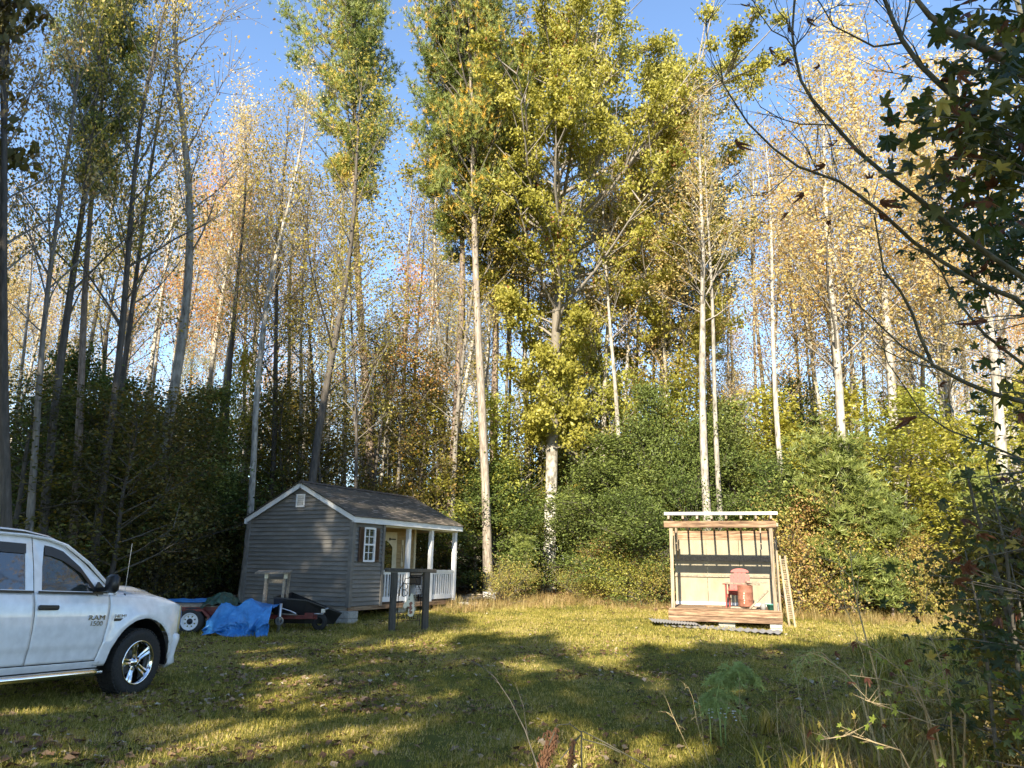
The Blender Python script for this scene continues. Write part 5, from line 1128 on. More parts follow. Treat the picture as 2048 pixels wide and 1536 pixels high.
# badges and aerial
text_mesh('RAM', .078, .006, 'badge', M['chrome'], truck, (side_x(-.80, .93)+.006, -.80, .95), (PI/2, 0, PI/2), sx=1.6)
text_mesh('1500', .075, .006, 'badge', M['chrome'], truck, (side_x(-.80, .86)+.006, -.80,   .885), (PI/2, 0, PI/2), sx=1.3)
MB().box((side_x(-.45, .93)+.003, -.43, .925), (.006, .19, .032)).build('badge_plate', M['plastic'], truck)
text_mesh('HEMI', .055, .005, 'badge', M['chrome'], truck, (side_x(-.45, .96)+.005, -.43, .966), (PI/2, 0, PI/2), sx=1.5)
MB().tube([(.915, -.33, 1.17), (.90, -.335, 1.235)], [.02, .010], 8).build('aerial_base', M['plastic'], truck)
MB().tube([(.90, -.335, 1.23), (.895, -.34, 1.85)], [.0035, .002], 5).build('aerial', M['steel'], truck)

# ------------------------------------------------------------------ junk by the shed: trailer under tarps, black dump cart, tongue jack, work stand
TR = at(383, 1240, 17.4); tg = gz(TR.x, TR.y)
tr = thing('utility_trailer', (TR.x, TR.y, tg), 0.12, 'red framed utility trailer with plank bed and white wheel, half under a blue tarp', 'trailer')
MB().box((-.2, .06, .50), (2.1, .06, .20)).build('side_frame', M['red'], tr); MB().box((-.2, 1.5, .50), (2.1, .06, .20)).build('side_frame', M['red'], tr)
MB().box((-1.22, .78, .50), (.06, 1.40, .18)).build('end_frame', M['red'], tr); MB().box((.82, .78, .50), (.06, 1.40, .18)).build('end_frame', M['red'], tr)
for i in range(10): MB().box((-.2+.01*math.sin(i*5), .10+i*.152, .615+.004*math.sin(i*3)), (2.1, .142, .03)).build('bed_board', M['wood_y'], tr)
MB().prism([(-.42, .30), (-.42, .42), (-.26, .56), (.26, .56), (.42, .42), (.42, .30), (.38, .30), (.36, .40), (.24, .52), (-.24, .52), (-.36, .40), (-.38, .30)], -.16, .04, 'XZ').build('mudguard', M['red'], tr)
for yy, sg_ in ((-.08, -1), (1.64, 1)):
    wl = bpy.data.objects.new('wheel', None); COL.objects.link(wl); wl.parent = tr; wl.location = (0, yy, .30); wl.rotation_euler = (0, 0, 0 if sg_ < 0 else PI)
    MB().lathe([(.17, -.08), (.24, -.09), (.29, -.06), (.30, 0), (.29, .06), (.24, .09), (.17, .08)], 32, 'Y').build('tyre', M['rubber'], wl, smooth=True)
    b = MB(); b.lathe([(.165, .06), (.178, -.07), (.185, -.085), (.175, -.088), (.16, -.06), (.15, -.03), (.125, -.03)], 32, 'Y')
    for k in range(8):
        t = 2*PI*k/8; b.bar((.06*math.sin(t), -.045, .06*math.cos(t)), (.15*math.sin(t), -.032, .15*math.cos(t)), .055, .012, up=(0, 1, 0))
    b.build('rim', M['white'], wl)
    MB().lathe([(0, -.10), (.022, -.10), (.03, -.06), (.065, -.055), (.07, -.03), (0, -.03)], 16, 'Y').build('hub', M['black'], wl, smooth=True)
MB().tube([(0, -.05, .30), (0, 1.6, .30)], .03, 8).build('axle', M['black'], tr)
MB().box((-.75, .02, .33), (.05, .05, .30)).build('stake', M['steel'], tr)
def cloth(name, f, nx, ny, mat, lab, th=0.006, loc=(0, 0, 0), rz=0):
    b = MB(); vs = [f(i/nx, j/ny) for j in range(ny+1) for i in range(nx+1)]
    b.add(vs, [(j*(nx+1)+i, j*(nx+1)+i+1, (j+1)*(nx+1)+i+1, (j+1)*(nx+1)+i) for j in range(ny) for i in range(nx)])
    o = b.build(name, mat, None, smooth=True, loc=loc, rot=(0, 0, rz)); m = o.modifiers.new('t', 'SOLIDIFY'); m.thickness = th; tag(o, lab, 'tarp'); return o
nz_ = noise.noise
def f_main(u, v):      # hangs from the trailer's end down to the grass
    x = .35+1.42*u+.06*nz_(Vector((u*3, v*3, 2))); e = abs(u-.5)*2
    pk = .16*math.exp(-((u-.66)/.10)**2)
    k = 1.5*(.07*math.sin(u*17+9*v+6*nz_(Vector((u*2.5, v*2.5, 5))))+.11*nz_(Vector((u*5+3*v, v*4, 1)))+.05*abs(nz_(Vector((u*13-5*v, v*9, 1))))+.03*abs(nz_(Vector((u*29, v*19, 1)))))
    if v < .36: y = 1.1-v/.36*1.25; z = .60+pk*(v/.36)+.05*nz_(Vector((u*5, v*5, 0)))+.25*abs(k)
    else:
        t = (v-.36)/.64; hem = .12*max(0, math.sin(u*5.1+1.0))*t; y = -.15-.5*t**.7*(.6+.5*u)+k*1.3*t; z = max(hem, (.60+pk)*(1-t)**(1.1+.7*math.sin(u*7)**2)+.04+.5*k*(1-t))
    if u < .22: z *= .45+2.5*u
    x += .10*(v-.5)*math.sin(v*7)
    return (x, y, max(.012, z))
cloth('blue_tarp', f_main, 90, 70, M['tarp'], 'crumpled bright blue tarp hanging over the trailer end down to the grass', loc=(TR.x, TR.y, tg), rz=.12)
def f_far(u, v):
    return (-1.1+1.6*u, .9+.75*v, .655+.05*abs(nz_(Vector((u*5, v*4, 3))))+.07*math.exp(-((v-.6)/.3)**2)*(.3+u))
cloth('blue_tarp', f_far, 40, 16, M['tarp'], 'flat folded strip of blue tarp along the far side of the trailer bed', loc=(TR.x, TR.y, tg), rz=.12)
def f_grn(u, v):
    r = math.hypot(u-.5, v-.5)*2; a = math.atan2(v-.5, u-.5)
    return (.55+(u-.5)*.75, .35+(v-.5)*.9, .70+.20*max(0, 1-r**2)+.06*nz_(Vector((u*7, v*7, 9)))-.20*max(0, r-.9))
cloth('dark_green_tarp', f_grn, 34, 34, M['tarp_green'], 'bunched dark green tarp on top of the blue one', loc=(TR.x, TR.y, tg), rz=.12)
# second trailer: red tongue with silver jack, black dump bed against the shed
D0 = at(604, 1225, 18.5); dg_ = gz(D0.x, D0.y)
dc = thing('dump_trailer', (D0.x, D0.y, dg_), 0.0, 'black steel dump trailer with red tongue tipped against the shed gable', 'trailer')
P4 = [(-.72, .62, .84), (.02, .66, .84), (.90, .50, .42), (-.70, .05, .52)]
b = MB()
top_ = [(-.80, -.05, .80), (.10, .0, .74), (1.00, .42, .42), (-.62, 1.05, .88)]; botm = [(-.78, .12, .18), (.05, .15, .18), (.78, .5, .15), (-.60, .95, .30)]
b.add(top_+botm, [(0, 1, 5, 4), (1, 2, 6, 5), (2, 3, 7, 6), (3, 0, 4, 7), (4, 5, 6, 7)]); o = b.build('bed', M['black'], dc); o.modifiers.new('t', 'SOLIDIFY').thickness = .02
for i in range(4): MB().bar(top_[i], top_[(i+1) % 4], .035, .03).build('rim_bar', M['black'], dc)
MB().bar((-.95, -.12, .34), (.42, .02, .34), .08, .09).build('tongue', M['red'], dc); MB().bar((-.95, .35, .34), (.1, .02, .34), .06, .08).build('tongue', M['red'], dc)
MB().box((.24, -.10, .385), (.24, .12, .13)).build('tool_box', M['red'], dc)
MB().tube([(.36, -.06, .42), (.60, -.08, .43), (.62, -.02, .52), (.72, .0, .56)], .022, 8).box((.60, -.06, .50), (.10, .08, .09)).build('hitch_coupler', M['steel'], dc)
MB().lathe([(.10, -.06), (.20, -.07), (.22, 0), (.20, .07), (.10, .06)], 22, 'Y', (.42, .3, .22)).build('tyre', M['rubber'], dc, smooth=True)
MB().bar((-.6, -.16, .42), (-.1, -.12, .40), .16, .02).build('board_on_tongue', M['wood_y'], dc)
JK = at(556, 1262, 17.9); jg = gz(JK.x, JK.y)
jk = thing('trailer_jack', (JK.x, JK.y, jg), 0.0, 'silver tongue jack post standing in the grass before the black dump trailer', 'jack')
MB().tube([(0, 0, 0.01), (.02, 0, .66)], .036, 12).build('jack_tube', M['steel'], jk, smooth=True)
MB().tube([(-.0, 0, 0.0), (.0, 0, .02)], .06, 12).build('foot_plate', M['steel'], jk)
MB().tube([(.02, 0, .60), (.02, 0, .64)], .034, 12).tube([(.03, -.0, .56), (.24, 0, .50)], .012, 8).tube([(.24, 0, .50), (.38, 0, .44)], .018, 8).build('crank_handle', M['steel'], jk)
b = MB().lathe([(.06, -.03), (.09, -.03), (.10, 0), (.09, .03), (.06, .03)], 18, 'Y', (.03, -.06, .28)).build('jack_wheel', M['steel'], jk)
dc.scale = (.86, .9, .95)
# work stand: two posts with a shelf board
W0 = at(538, 1240, 18.6); wg = gz(W0.x, W0.y)
wsd = thing('work_stand', (W0.x, W0.y, wg), 0.1, 'rough timber stand with white capped posts and a board on top by the shed wall', 'stand')
for x, y in ((-.16, 0), (.26, .05), (-.2, .35), (.30, .4)): MB().box((x, y, .62), (.058, .058, 1.38), rot=(0, .02, 0)).build('post', M['wood_y'], wsd)
for x, y in ((-.16, -.045), (.285, .0)): MB().box((x+.02, y, 1.25), (.085, .02, .13)).build('post_cap', M['cream'], wsd)
MB().box((.0, .10, 1.335), (.80, .50, .035), rot=(.1, -.03, .02)).build('top_board', M['wood_y'], wsd)
MB().bar((-.15, .1, 1.12), (.28, .12, 1.12), .05, .1).build('cross_rail', M['wood_y'], wsd)
# lumber pile, white box and leaning pole beyond the far end of the shed
for i in range(9):
    a = at(902+i*4, 1196, 25.6+.18*i); a.z = gz(a.x, a.y)+.05+.055*(i % 3); c = a+Vector((1.25-.06*i, .25*math.sin(i*2.1), .03*math.sin(i)))
    o = MB().bar((0, 0, 0), c-a, .11, .04).build('lumber_board', M['wood_y'], None, loc=a); tag(o, 'grey board in the untidy pile past the shed end', 'board', 'grey boards piled past the shed end')
for i in range(2):
    a = at(916+i*26, 1200, 25.2); o = MB().box((0, 0, .05), (.4, .2, .14), bev=.01).build('concrete_block', M['block'], None, loc=(a.x, a.y, gz(a.x, a.y)), rot=(0, 0, .3*i)); tag(o, ('concrete block under the grey boards nearest the shed', 'concrete block in the leaves beyond the grey boards')[i], 'concrete block')
a = at(979, 1200, 26.8); o = thing('white_bin', (a.x, a.y, gz(a.x, a.y)), .15, 'white plastic bin lying in the leaves at the wood edge', 'bin')
MB().prism([(-.20, 0), (.21, 0), (.20, .26), (-.18, .28), (-.21, .2)], 0, .30, 'XZ').build('tub', M['white'], o); MB().box((.01, .15, .275), (.43, .33, .02), rot=(0, .04, 0)).build('lid', M['white'], o)
a = at(1046, 1180, 28.2); c = at(1003, 1146, 28.6); a.z = gz(a.x, a.y); o = MB().tube([(0, 0, -.05), c-a], [.045, .03], 8).build('leaning_pole', M['bark_pale'], None, smooth=True, loc=a); tag(o, 'grey pole leaning at the wood edge beyond the white bin', 'pole')
# ------------------------------------------------------------------ ground cover scattered as single stuff objects
def scatter(name, proto_me, pts, rots, scls):
    src = bpy.data.objects.new(name+'_source', proto_me)
    me = bpy.data.meshes.new(name); me.vertices.add(len(pts)); me.vertices.foreach_set('co', np.asarray(pts, np.float32).ravel())
    a = me.attributes.new('rot', 'FLOAT_VECTOR', 'POINT'); a.data.foreach_set('vector', np.asarray(rots, np.float32).ravel())
    a = me.attributes.new('scl', 'FLOAT_VECTOR', 'POINT'); a.data.foreach_set('vector', np.asarray(scls, np.float32).ravel()); me.update()
    o = obj(name, me, None, kind='stuff')
    ng = bpy.data.node_groups.new(name+'_nodes', 'GeometryNodeTree')
    ng.interface.new_socket('Geometry', in_out='INPUT', socket_type='NodeSocketGeometry'); ng.interface.new_socket('Geometry', in_out='OUTPUT', socket_type='NodeSocketGeometry')
    N, L = ng.nodes, ng.links; gi = N.new('NodeGroupInput'); go = N.new('NodeGroupOutput'); ip = N.new('GeometryNodeInstanceOnPoints'); oi = N.new('GeometryNodeObjectInfo')
    oi.inputs['Object'].default_value = src; oi.inputs['As Instance'].default_value = True
    ar = N.new('GeometryNodeInputNamedAttribute'); ar.data_type = 'FLOAT_VECTOR'; ar.inputs['Name'].default_value = 'rot'
    as_ = N.new('GeometryNodeInputNamedAttribute'); as_.data_type = 'FLOAT_VECTOR'; as_.inputs['Name'].default_value = 'scl'
    e2r = N.new('FunctionNodeEulerToRotation'); L.new(ar.outputs[0], e2r.inputs[0]); L.new(e2r.outputs[0], ip.inputs['Rotation'])
    L.new(as_.outputs[0], ip.inputs['Scale']); L.new(gi.outputs[0], ip.inputs['Points']); L.new(oi.outputs['Geometry'], ip.inputs['Instance']); L.new(ip.outputs[0], go.inputs[0])
    md = o.modifiers.new('scatter', 'NODES'); md.node_group = ng; return o
def blade_clump(name, seed, n, rad, h, wd, mat, bend=0.5, seg=1, hv=.5):
    g = np.random.default_rng(seed); V = []; F = []; R = []
    for i in range(n):
        a, r = g.uniform(0, 6.28), rad*math.sqrt(g.random()); p = np.array([r*math.cos(a), r*math.sin(a), 0]); b = g.uniform(0, 6.28); hh = h*(1-hv+2*hv*g.random()*.8)
        d = np.array([math.cos(b), math.sin(b), 0]); s = np.array([-d[1], d[0], 0])*wd; ln = g.uniform(.1, bend)*hh
        k = len(V)
        if seg == 1: V += [p-s, p+s, p+d*ln+np.array([0, 0, hh])]; F += [(k, k+1, k+2)]; m = 3
        else:
            q = p+d*ln*.35+np.array([0, 0, hh*.6]); V += [p-s, p+s, q+s*.8, q-s*.8, p+d*ln*1.2+np.array([0, 0, hh*.95])]; F += [(k, k+1, k+2), (k, k+2, k+3), (k+3, k+2, k+4)]; m = 5
        R += [g.random()]*m
    return set_mesh(name, V, F, R, mat=mat)
rg = np.random.default_rng(9)
def zone(n, x0, x1, y0, y1, fn=None, view=True):
    x = rg.uniform(x0, x1, n); y = rg.uniform(y0, y1, n); k = np.ones(n, bool)
    if view: k &= np.abs(x) < 0.74*y+0.8
    out = []
    for a, b in zip(x[k], y[k]):
        if fn is None or fn(a, b): out.append((a, b, gz(a, b)))
    return out
def pose(n, tilt=.15): return np.c_[rg.uniform(-tilt, tilt, n), rg.uniform(-tilt, tilt, n), rg.uniform(0, 6.28, n)]
lawn = lambda x, y: woods(x, y) < 0.4+.3*rg.random() and rg.random() < .75+.9*noise.noise(Vector((x*.8, y*.8, 7)))+.3*noise.noise(Vector((x*3, y*3, 2)))
short = blade_clump('short_grass_clump', 1, 24, .085, .032, .0032, M['grass'], 1.1)
P = zone(26000, -7, 8, 5.4, 10, lawn)+zone(26000, -12, 13, 10, 16, lawn)+zone(60000, -20, 20, 16, 29, lawn)
P = np.array(P); s = rg.uniform(.7, 1.35, len(P))*np.where(P[:, 1] > 16, 1.5, 1.0)
scatter('lawn_grass', short, P, pose(len(P), .3), np.c_[s, s, s*rg.uniform(.6, 1.3, len(P))])
hay = blade_clump('dry_grass_clump', 2, 26, .15, .34, .004, M['hay'], .7, 2)
def fringe(x, y):
    e = y-edge_y(x); return -2.0+rg.random()*1.6 < e < 1.6 and x > -2.5+.5*rg.random() and (x < 3.6 or x > 8.2 or e > -.2)
P = np.array(zone(6000, -4, 19, 18, 28, fringe)); s = rg.uniform(.5, 1.15, len(P)); scatter('golden_grass_fringe', hay, P, pose(len(P), .12), np.c_[s, s, s*rg.uniform(.3, 1.2, len(P))])
def rough(x, y):   # unmown corner near the camera, to the right
    return x > 1.5+0.42*(y-5.2)+.5*noise.noise(Vector((x, y, 3)))+(.9 if y > 8.5 else 0)+rg.random()*1.2
P = zone(3400, 0.5, 9, 3.6, 11, rough, False)+zone(300, 8.5, 16, 11, 18, None, False); P = np.array(P); s = rg.uniform(.35, 1.05, len(P))
scatter('unmown_dry_grass', hay, P, pose(len(P), .28), np.c_[s, s, s*rg.uniform(.6, 1.25, len(P))])
weedm = blade_clump('green_weed_clump', 3, 30, .16, .26, .008, M['grass'], 1.0, 2)
P = zone(2000, 0.8, 12, 4.6, 17, lambda x, y: rough(x, y) or x > 5.5+.15*y+rg.random()*2, False); P = np.array(P); s = rg.uniform(.5, 1.5, len(P))
scatter('low_green_weeds', weedm, P, pose(len(P), .3), np.c_[s, s, s])
P = np.array(zone(1600, -9, 0, 15.5, 24, lambda x, y: (x < -5.2 and 17.0 < y < 20.5 and lawn(x, y)) or (abs(x+3+.25*(y-17)) < .3 and rg.random() < .3))); s = rg.uniform(.4, 1.0, len(P))
scatter('rough_grass_by_the_shed', weedm, P, pose(len(P), .2), np.c_[s, s, s*.55])
# fallen leaves
def litter(n, x0, x1, y0, y1, size, fn=None, lift=.03):
    P = np.array(zone(n, x0, x1, y0, y1, fn)); P[:, 2] += rg.uniform(.012, lift, len(P)); return P
def dens(x, y): return rg.random() < (0.8 if x < -1.2 else .35)*(.6+1.6*noise.noise(Vector((x*.7, y*.7, 4))))*1.5
C = np.vstack([litter(9000, -7, 6, 5.4, 10, .08, dens), litter(14000, -10, 10, 10, 16, .08, dens), litter(22000, -18, 16, 16, 27, .08, dens)])
V, F, r = leaves_arrays(rg, C, 0.062, svar=.6, flat=1.2, aspect=.75, fold=.3); obj('fallen_leaves', set_mesh('fallen_leaves', V, F, r, mat=M['litter']), kind='stuff')
C = np.array(zone(60000, -42, 42, 21, 52, lambda x, y: woods(x, y) > .3)); C[:, 2] += rg.uniform(.01, .08, len(C))
V, F, r = leaves_arrays(rg, C, 0.13, svar=.5, flat=.8, aspect=.75, fold=.3); obj('leaf_litter', set_mesh('leaf_litter', V, F, r, mat=M['litter']), kind='stuff')

# ------------------------------------------------------------------ close foliage: sweetgum boughs, bare limbs, weeds
for nm, st in (('star_green', [(0.3, (0.020, 0.034, 0.010)), (0.7, (0.045, 0.070, 0.018))]), ('star_olive', [(0.3, (0.05, 0.055, 0.012)), (0.7, (0.11, 0.115, 0.022))]),
               ('star_yellow', [(0.3, (0.26, 0.20, 0.04)), (0.7, (0.46, 0.38, 0.10))]), ('star_brown', [(0.3, (0.06, 0.02, 0.012)), (0.7, (0.17, 0.07, 0.035))]), ('star_lime_sunlit', [(0.3, (0.13, 0.18, 0.025)), (0.7, (0.24, 0.28, 0.05))])):  # lime is the light leaf, with sunshine put into its colour
    m, t, nd, ln, b = mat_base(nm); tc = nd.new('ShaderNodeTexCoord'); n = nd.new('ShaderNodeTexNoise'); n.inputs['Scale'].default_value = 3.0; n.inputs['Detail'].default_value = 5
    ln.new(tc.outputs['Object'], n.inputs['Vector']); rp = ramp(nd, st); ln.new(n.outputs['Fac'], rp.inputs[0]); ln.new(rp.outputs[0], b.inputs['Base Color']); b.inputs['Roughness'].default_value = .5
    tr_ = nd.new('ShaderNodeBsdfTranslucent'); hv = nd.new('ShaderNodeHueSaturation'); hv.inputs['Value'].default_value = 2.0; ln.new(rp.outputs[0], hv.inputs['Color']); ln.new(hv.outputs[0], tr_.inputs['Color'])
    mx = nd.new('ShaderNodeMixShader'); mx.inputs[0].default_value = .35; ln.new(b.outputs[0], mx.inputs[1]); ln.new(tr_.outputs[0], mx.inputs[2]); ln.new(mx.outputs[0], nd['Material Output'].inputs['Surface']); M[nm] = m
def star_arrays(curl, wav, seed):
    """five-lobed leaf, unit radius, stalk at the origin, lobes fanned round +Y"""
    g = random.Random(seed); lob = [(-118, .62), (-58, .92), (0, 1.05), (58, .92), (118, .62)]; out = [(0, 0)]
    c0 = (0, .12)
    pts = []
    for i, (a, r) in enumerate(lob):
        ar = math.radians(a)
        for da, rr in ((-21, .54), (-11, .80), (-3, .96), (0, 1), (3, .96), (11, .80), (21, .54)):
            pts.append((c0[0]+r*rr*math.sin(ar+math.radians(da)), c0[1]+r*rr*math.cos(ar+math.radians(da))))
        if i < 4:
            am = math.radians((a+lob[i+1][0])/2); pts.append((c0[0]+.40*math.sin(am), c0[1]+.40*math.cos(am)))
    P = [(c0[0], c0[1])]+[(0, -.06)]+pts; V = []
    for x, y in P:
        r2 = x*x+y*y; V.append((x*(1-.12*curl*r2), y*(1-.12*curl*r2), -.35*curl*r2+wav*math.sin(3*x+seed)*math.cos(4*y)+.10*abs(x)))
    n = len(P); F = [(0, i, i+1) for i in range(1, n-1)]+[(0, n-1, 1)]
    # petiole
    k = len(V); V += [(-.012, -.04, 0), (.012, -.04, 0), (.008, -.75, .10), (-.008, -.75, .10)]; F2 = [(k, k+3, k+2), (k, k+2, k+1)]
    return V, F+F2
STAR = {}
for mk in ('star_green', 'star_olive', 'star_yellow', 'star_brown', 'star_lime_sunlit'):
    for vi, (cu, wv) in enumerate(((.4, .06), (1.0, .10), (1.7, .16))):
        if mk == 'star_brown': cu, wv = cu*1.9+.6, wv*2.4
        V, F = star_arrays(cu, wv, vi+1); me = bpy.data.meshes.new('star_leaf'); me.from_pydata(V, [], F); me.materials.append(M[mk]); me.polygons.foreach_set('use_smooth', [True]*len(F)); STAR[(mk, vi)] = me
M['straw0'] = noisy('pale_cane', [(.3, (.22, .16, .09)), (.7, (.42, .34, .2))], (20, 20, 20), bump=0)
fr = random.Random(21)
def leaf_rot(droop=.8, back=0.0):
    return (Matrix.Rotation(fr.gauss(0, .9), 3, 'X') @ Matrix.Rotation(fr.gauss(0, .55), 3, 'Y') @ Matrix.Rotation(fr.uniform(0, 6.28), 3, 'Z')).to_euler() if True else Euler((0, 0, 0))
def path3(pp, Y0, Y1): n = len(pp); return [at(x, y, Y0+(Y1-Y0)*i/(n-1)) for i, (x, y) in enumerate(pp)]
def spray(parent, B, tips, src, nleaf, size, cols, budget, stuff, sag=.12, mult=2.3):
    """twigs from src (3D) to each tip, leaves strung along the outer part"""
    for tip in tips:
        p0, p1 = Vector(src), Vector(tip); L = (p1-p0).length; mid = p0.lerp(p1, .5)+Vector((0, 0, sag*L)); pts = [p0, p0.lerp(mid, .5)+Vector((0, 0, .03*L)), mid, mid.lerp(p1, .5)+Vector((0, 0, .02*L)), p1]
        B.tube(pts, [.006, .005, .004, .003, .0012], 5, cap=False)
        for k in range(int(nleaf*mult)):
            f = fr.uniform(.35, 1.0); j = min(3, int(f*4)); q = pts[j].lerp(pts[j+1], f*4-j); q = q+Vector((fr.gauss(0, .12), fr.gauss(0, .25), fr.gauss(-.02, .09)))
            mk = fr.choice(cols); me = STAR[(mk, fr.randrange(3))]; s = size*fr.uniform(.6, 1.15); rt = leaf_rot()
            if budget[0] > 0:
                budget[0] -= 1; obj('leaf', me, None, parent, loc=q, rot=rt, scale=(s, s, s))
            else: stuff.append((me, q, rt, s))
def join_leaves(stuff, parent, name='leaves'):
    if not stuff: return
    V = []; F = []; MI = []; mats = []; 
    for me, q, rt, s in stuff:
        m = me.materials[0]
        if m not in mats: mats.append(m)
        R = rt.to_matrix(); k = len(V); V += [tuple(R @ v.co*s+q) for v in me.vertices]
        for p in me.polygons: F.append(tuple(i+k for i in p.vertices)); MI.append(mats.index(m))
    me = bpy.data.meshes.new(name); me.from_pydata(V, [], F); me.polygons.foreach_set('material_index', MI)
    for m in mats: me.materials.append(m)
    return obj(name, me, None, parent, kind='stuff')
GRN = ['star_green']*7+['star_olive']*7+['star_brown']+['star_yellow']
# A: upper sweetgum, trunk just outside the frame
tA = Vector((3.75, 4.3, 0)); sweetA = thing('sweetgum_tree', (0, 0, 0), label='close dark sweetgum with star shaped green leaves hanging over the upper corner of the view', cat='tree')
TB = MB(); TB.tube([tA+Vector((0, 0, gz(tA.x, tA.y)-.2)), tA+Vector((.03, .02, 2)), tA+Vector((0, .05, 4.2)), tA+Vector((-.1, .1, 6.5))], [.09, .075, .055, .03], 10)
BB = MB(); bud = [290]; st = []
bA = path3([(2100, 200), (2017, 122), (1983, 105), (1936, 81), (1895, 61), (1858, 30), (1834, 0), (1800, -60)], 4.2, 4.0); BB.tube(bA, [.032, .03, .027, .024, .02, .017, .014, .006], 8, cap=False)
for (sx, sy), tips, n, Y in (
    ((2100, 60), [(1960, 20), (2000, -10), (1925, 60), (2040, 40), (1990, 90), (2048, 110), (1885, 55), (1900, 20)], 7, 4.1),
    ((2110, 190), [(1975, 75), (1930, 165), (2000, 170), (2040, 200), (1870, 115), (1960, 130)], 6, 4.0),
    ((2120, 280), [(1865, 115), (1900, 130), (1960, 190), (1840, 190), (2010, 230), (1930, 215)], 6, 3.9),
    ((2120, 330), [(1815, 215), (1790, 235), (1850, 245), (1920, 260), (1990, 300), (1765, 210), (1895, 230)], 6, 3.8),
    ((2130, 400), [(1815, 320), (1860, 275), (1900, 290), (1960, 330), (2010, 380), (1930, 240), (1980, 270)], 7, 3.8),
    ((2100, 300), [(2010, 350), (1990, 290), (2040, 330), (2050, 390), (1960, 350), (2020, 260)], 8, 4.0)):
    spray(sweetA, BB, [at(x, y, Y+fr.uniform(-.25, .25)) for x, y in tips], at(sx, sy, Y), n, .085, GRN, bud, st)
for x, y, mk, s in ((1825, 300, 'star_olive', .105), (1858, 262, 'star_yellow', .085), (1782, 245, 'star_green', .08), (1770, 210, 'star_olive', .08), (1920, 235, 'star_brown', .09), (1905, 275, 'star_brown', .10), (1985, 375, 'star_brown', .07)):
    st.append((STAR[(mk, 1)], at(x, y, 3.8), Euler((PI/2+fr.uniform(-.5, .3), 0, fr.uniform(-.6, .6)+PI)), s))
TB.build('trunk', M['limb_green'], sweetA, smooth=True); BB.build('limbs', M['twig_dark'], sweetA, smooth=True); join_leaves(st, sweetA)
# B: farther sweetgum bough with small leaves
sweetB = thing('sweetgum_tree', (0, 0, 0), label='farther sweetgum with smaller dark leaves in flat layers below the big star leaves', cat='tree')
tB = Vector((6.2, 7.6, 0)); TB = MB(); TB.tube([tB+Vector((0, 0, gz(tB.x, tB.y)-.2)), tB+Vector((.05, .02, 3)), tB+Vector((0, .05, 6)), tB+Vector((-.2, .1, 9))], [.08, .07, .05, .02], 9); BB = MB(); bud = [290]; st = []
for (sx, sy), tips, n in (
    ((2120, 470), [(1820, 375), (1835, 395), (1870, 385), (1900, 400), (1940, 410), (1990, 420), (2030, 430), (1860, 415)], 11),
    ((2120, 520), [(1835, 440), (1870, 450), (1920, 460), (1960, 450), (2000, 470), (2040, 480), (1850, 470)], 12),
    ((2120, 570), [(1870, 490), (1910, 500), (1950, 510), (2000, 520), (2040, 520), (1900, 540), (1960, 550)], 12)):
    spray(sweetB, BB, [at(x, y, 6.6+fr.uniform(-.6, .6)) for x, y in tips], at(sx, sy, 6.8), n, .085, ['star_green']*9+['star_brown'], bud, st, sag=.04)
TB.build('trunk', M['limb_green'], sweetB, smooth=True); BB.build('limbs', M['twig_dark'], sweetB, smooth=True); join_leaves(st, sweetB)
# C: lower bush
bush = thing('sweetgum_bush', (0, 0, 0), label='dark sweetgum bush with star leaves filling the lower corner of the view', cat='bush')
TB = MB(); BB = MB(); bud = [295]; st = []
for i, (x0, y0) in enumerate(((2032, 1300), (2080, 1500), (1990, 1480))):
    a = at(x0+20, 1536, 4.9); a.z = gz(a.x, a.y)-.1; q = [(x0, y0), (x0-20, y0-200), (x0-60, y0-380)]; q3 = path3(q, 4.9, 4.7); TB.tube([a]+q3, [.016, .013, .009, .003], 7)
bn = path3([(2032, 1300), (2020, 1240), (2001, 1179), (1982, 1110), (1955, 1034), (1940, 973), (1930, 930)], 5.0, 4.8); TB.tube(bn, [.024, .02, .017, .014, .011, .008, .004], 7)
for (sx, sy), tips, n, Y, cols in (
    ((2120, 640), [(1890, 650), (1930, 660), (1915, 690), (2000, 640), (2040, 660), (1960, 600), (2020, 720)], 3, 4.6, ['star_green']*4+['star_olive', 'star_brown']),
    ((2120, 800), [(1960, 745), (2000, 750), (1975, 790), (2040, 770), (2048, 830), (2000, 840)], 5, 4.4, GRN),
    ((2120, 950), [(1885, 970), (1920, 1000), (1960, 960), (2000, 990), (2030, 930), (1930, 900), (1990, 910)], 4, 4.5, GRN),
    ((2080, 1100), [(1900, 1010), (1940, 1060), (1990, 1050), (2040, 1040), (2010, 1110), (1925, 1130)], 5, 4.6, GRN),
    ((2100, 1210), [(1860, 1115), (1835, 1150), (1880, 1165), (1930, 1180), (1960, 1150), (1990, 1200), (1850, 1210)], 5, 4.7, GRN),
    ((2100, 1320), [(1880, 1235), (1910, 1260), (1950, 1250), (1990, 1280), (2030, 1260), (1870, 1280), (1920, 1300)], 8, 4.8, ['star_green']),
    ((2110, 1430), [(1930, 1330), (1960, 1360), (2000, 1340), (2030, 1390), (1940, 1400), (1980, 1420)], 8, 4.7, ['star_green']*2+['star_olive']*2+['star_lime_sunlit']),
    ((2110, 1560), [(1940, 1450), (1980, 1470), (2020, 1450), (2048, 1500), (1960, 1520), (2010, 1530), (2048, 1420)], 8, 4.6, ['star_green']*2+['star_olive']*3+['star_lime_sunlit'])):  # extra olive and lime leaves imitate sunlit ones by colour
    spray(bush, BB, [at(x, y, Y+fr.uniform(-.3, .3)) for x, y in tips], at(sx, sy, Y), n, .058 if Y > 4.35 else .05, cols, bud, st, sag=.05, mult=2.0)
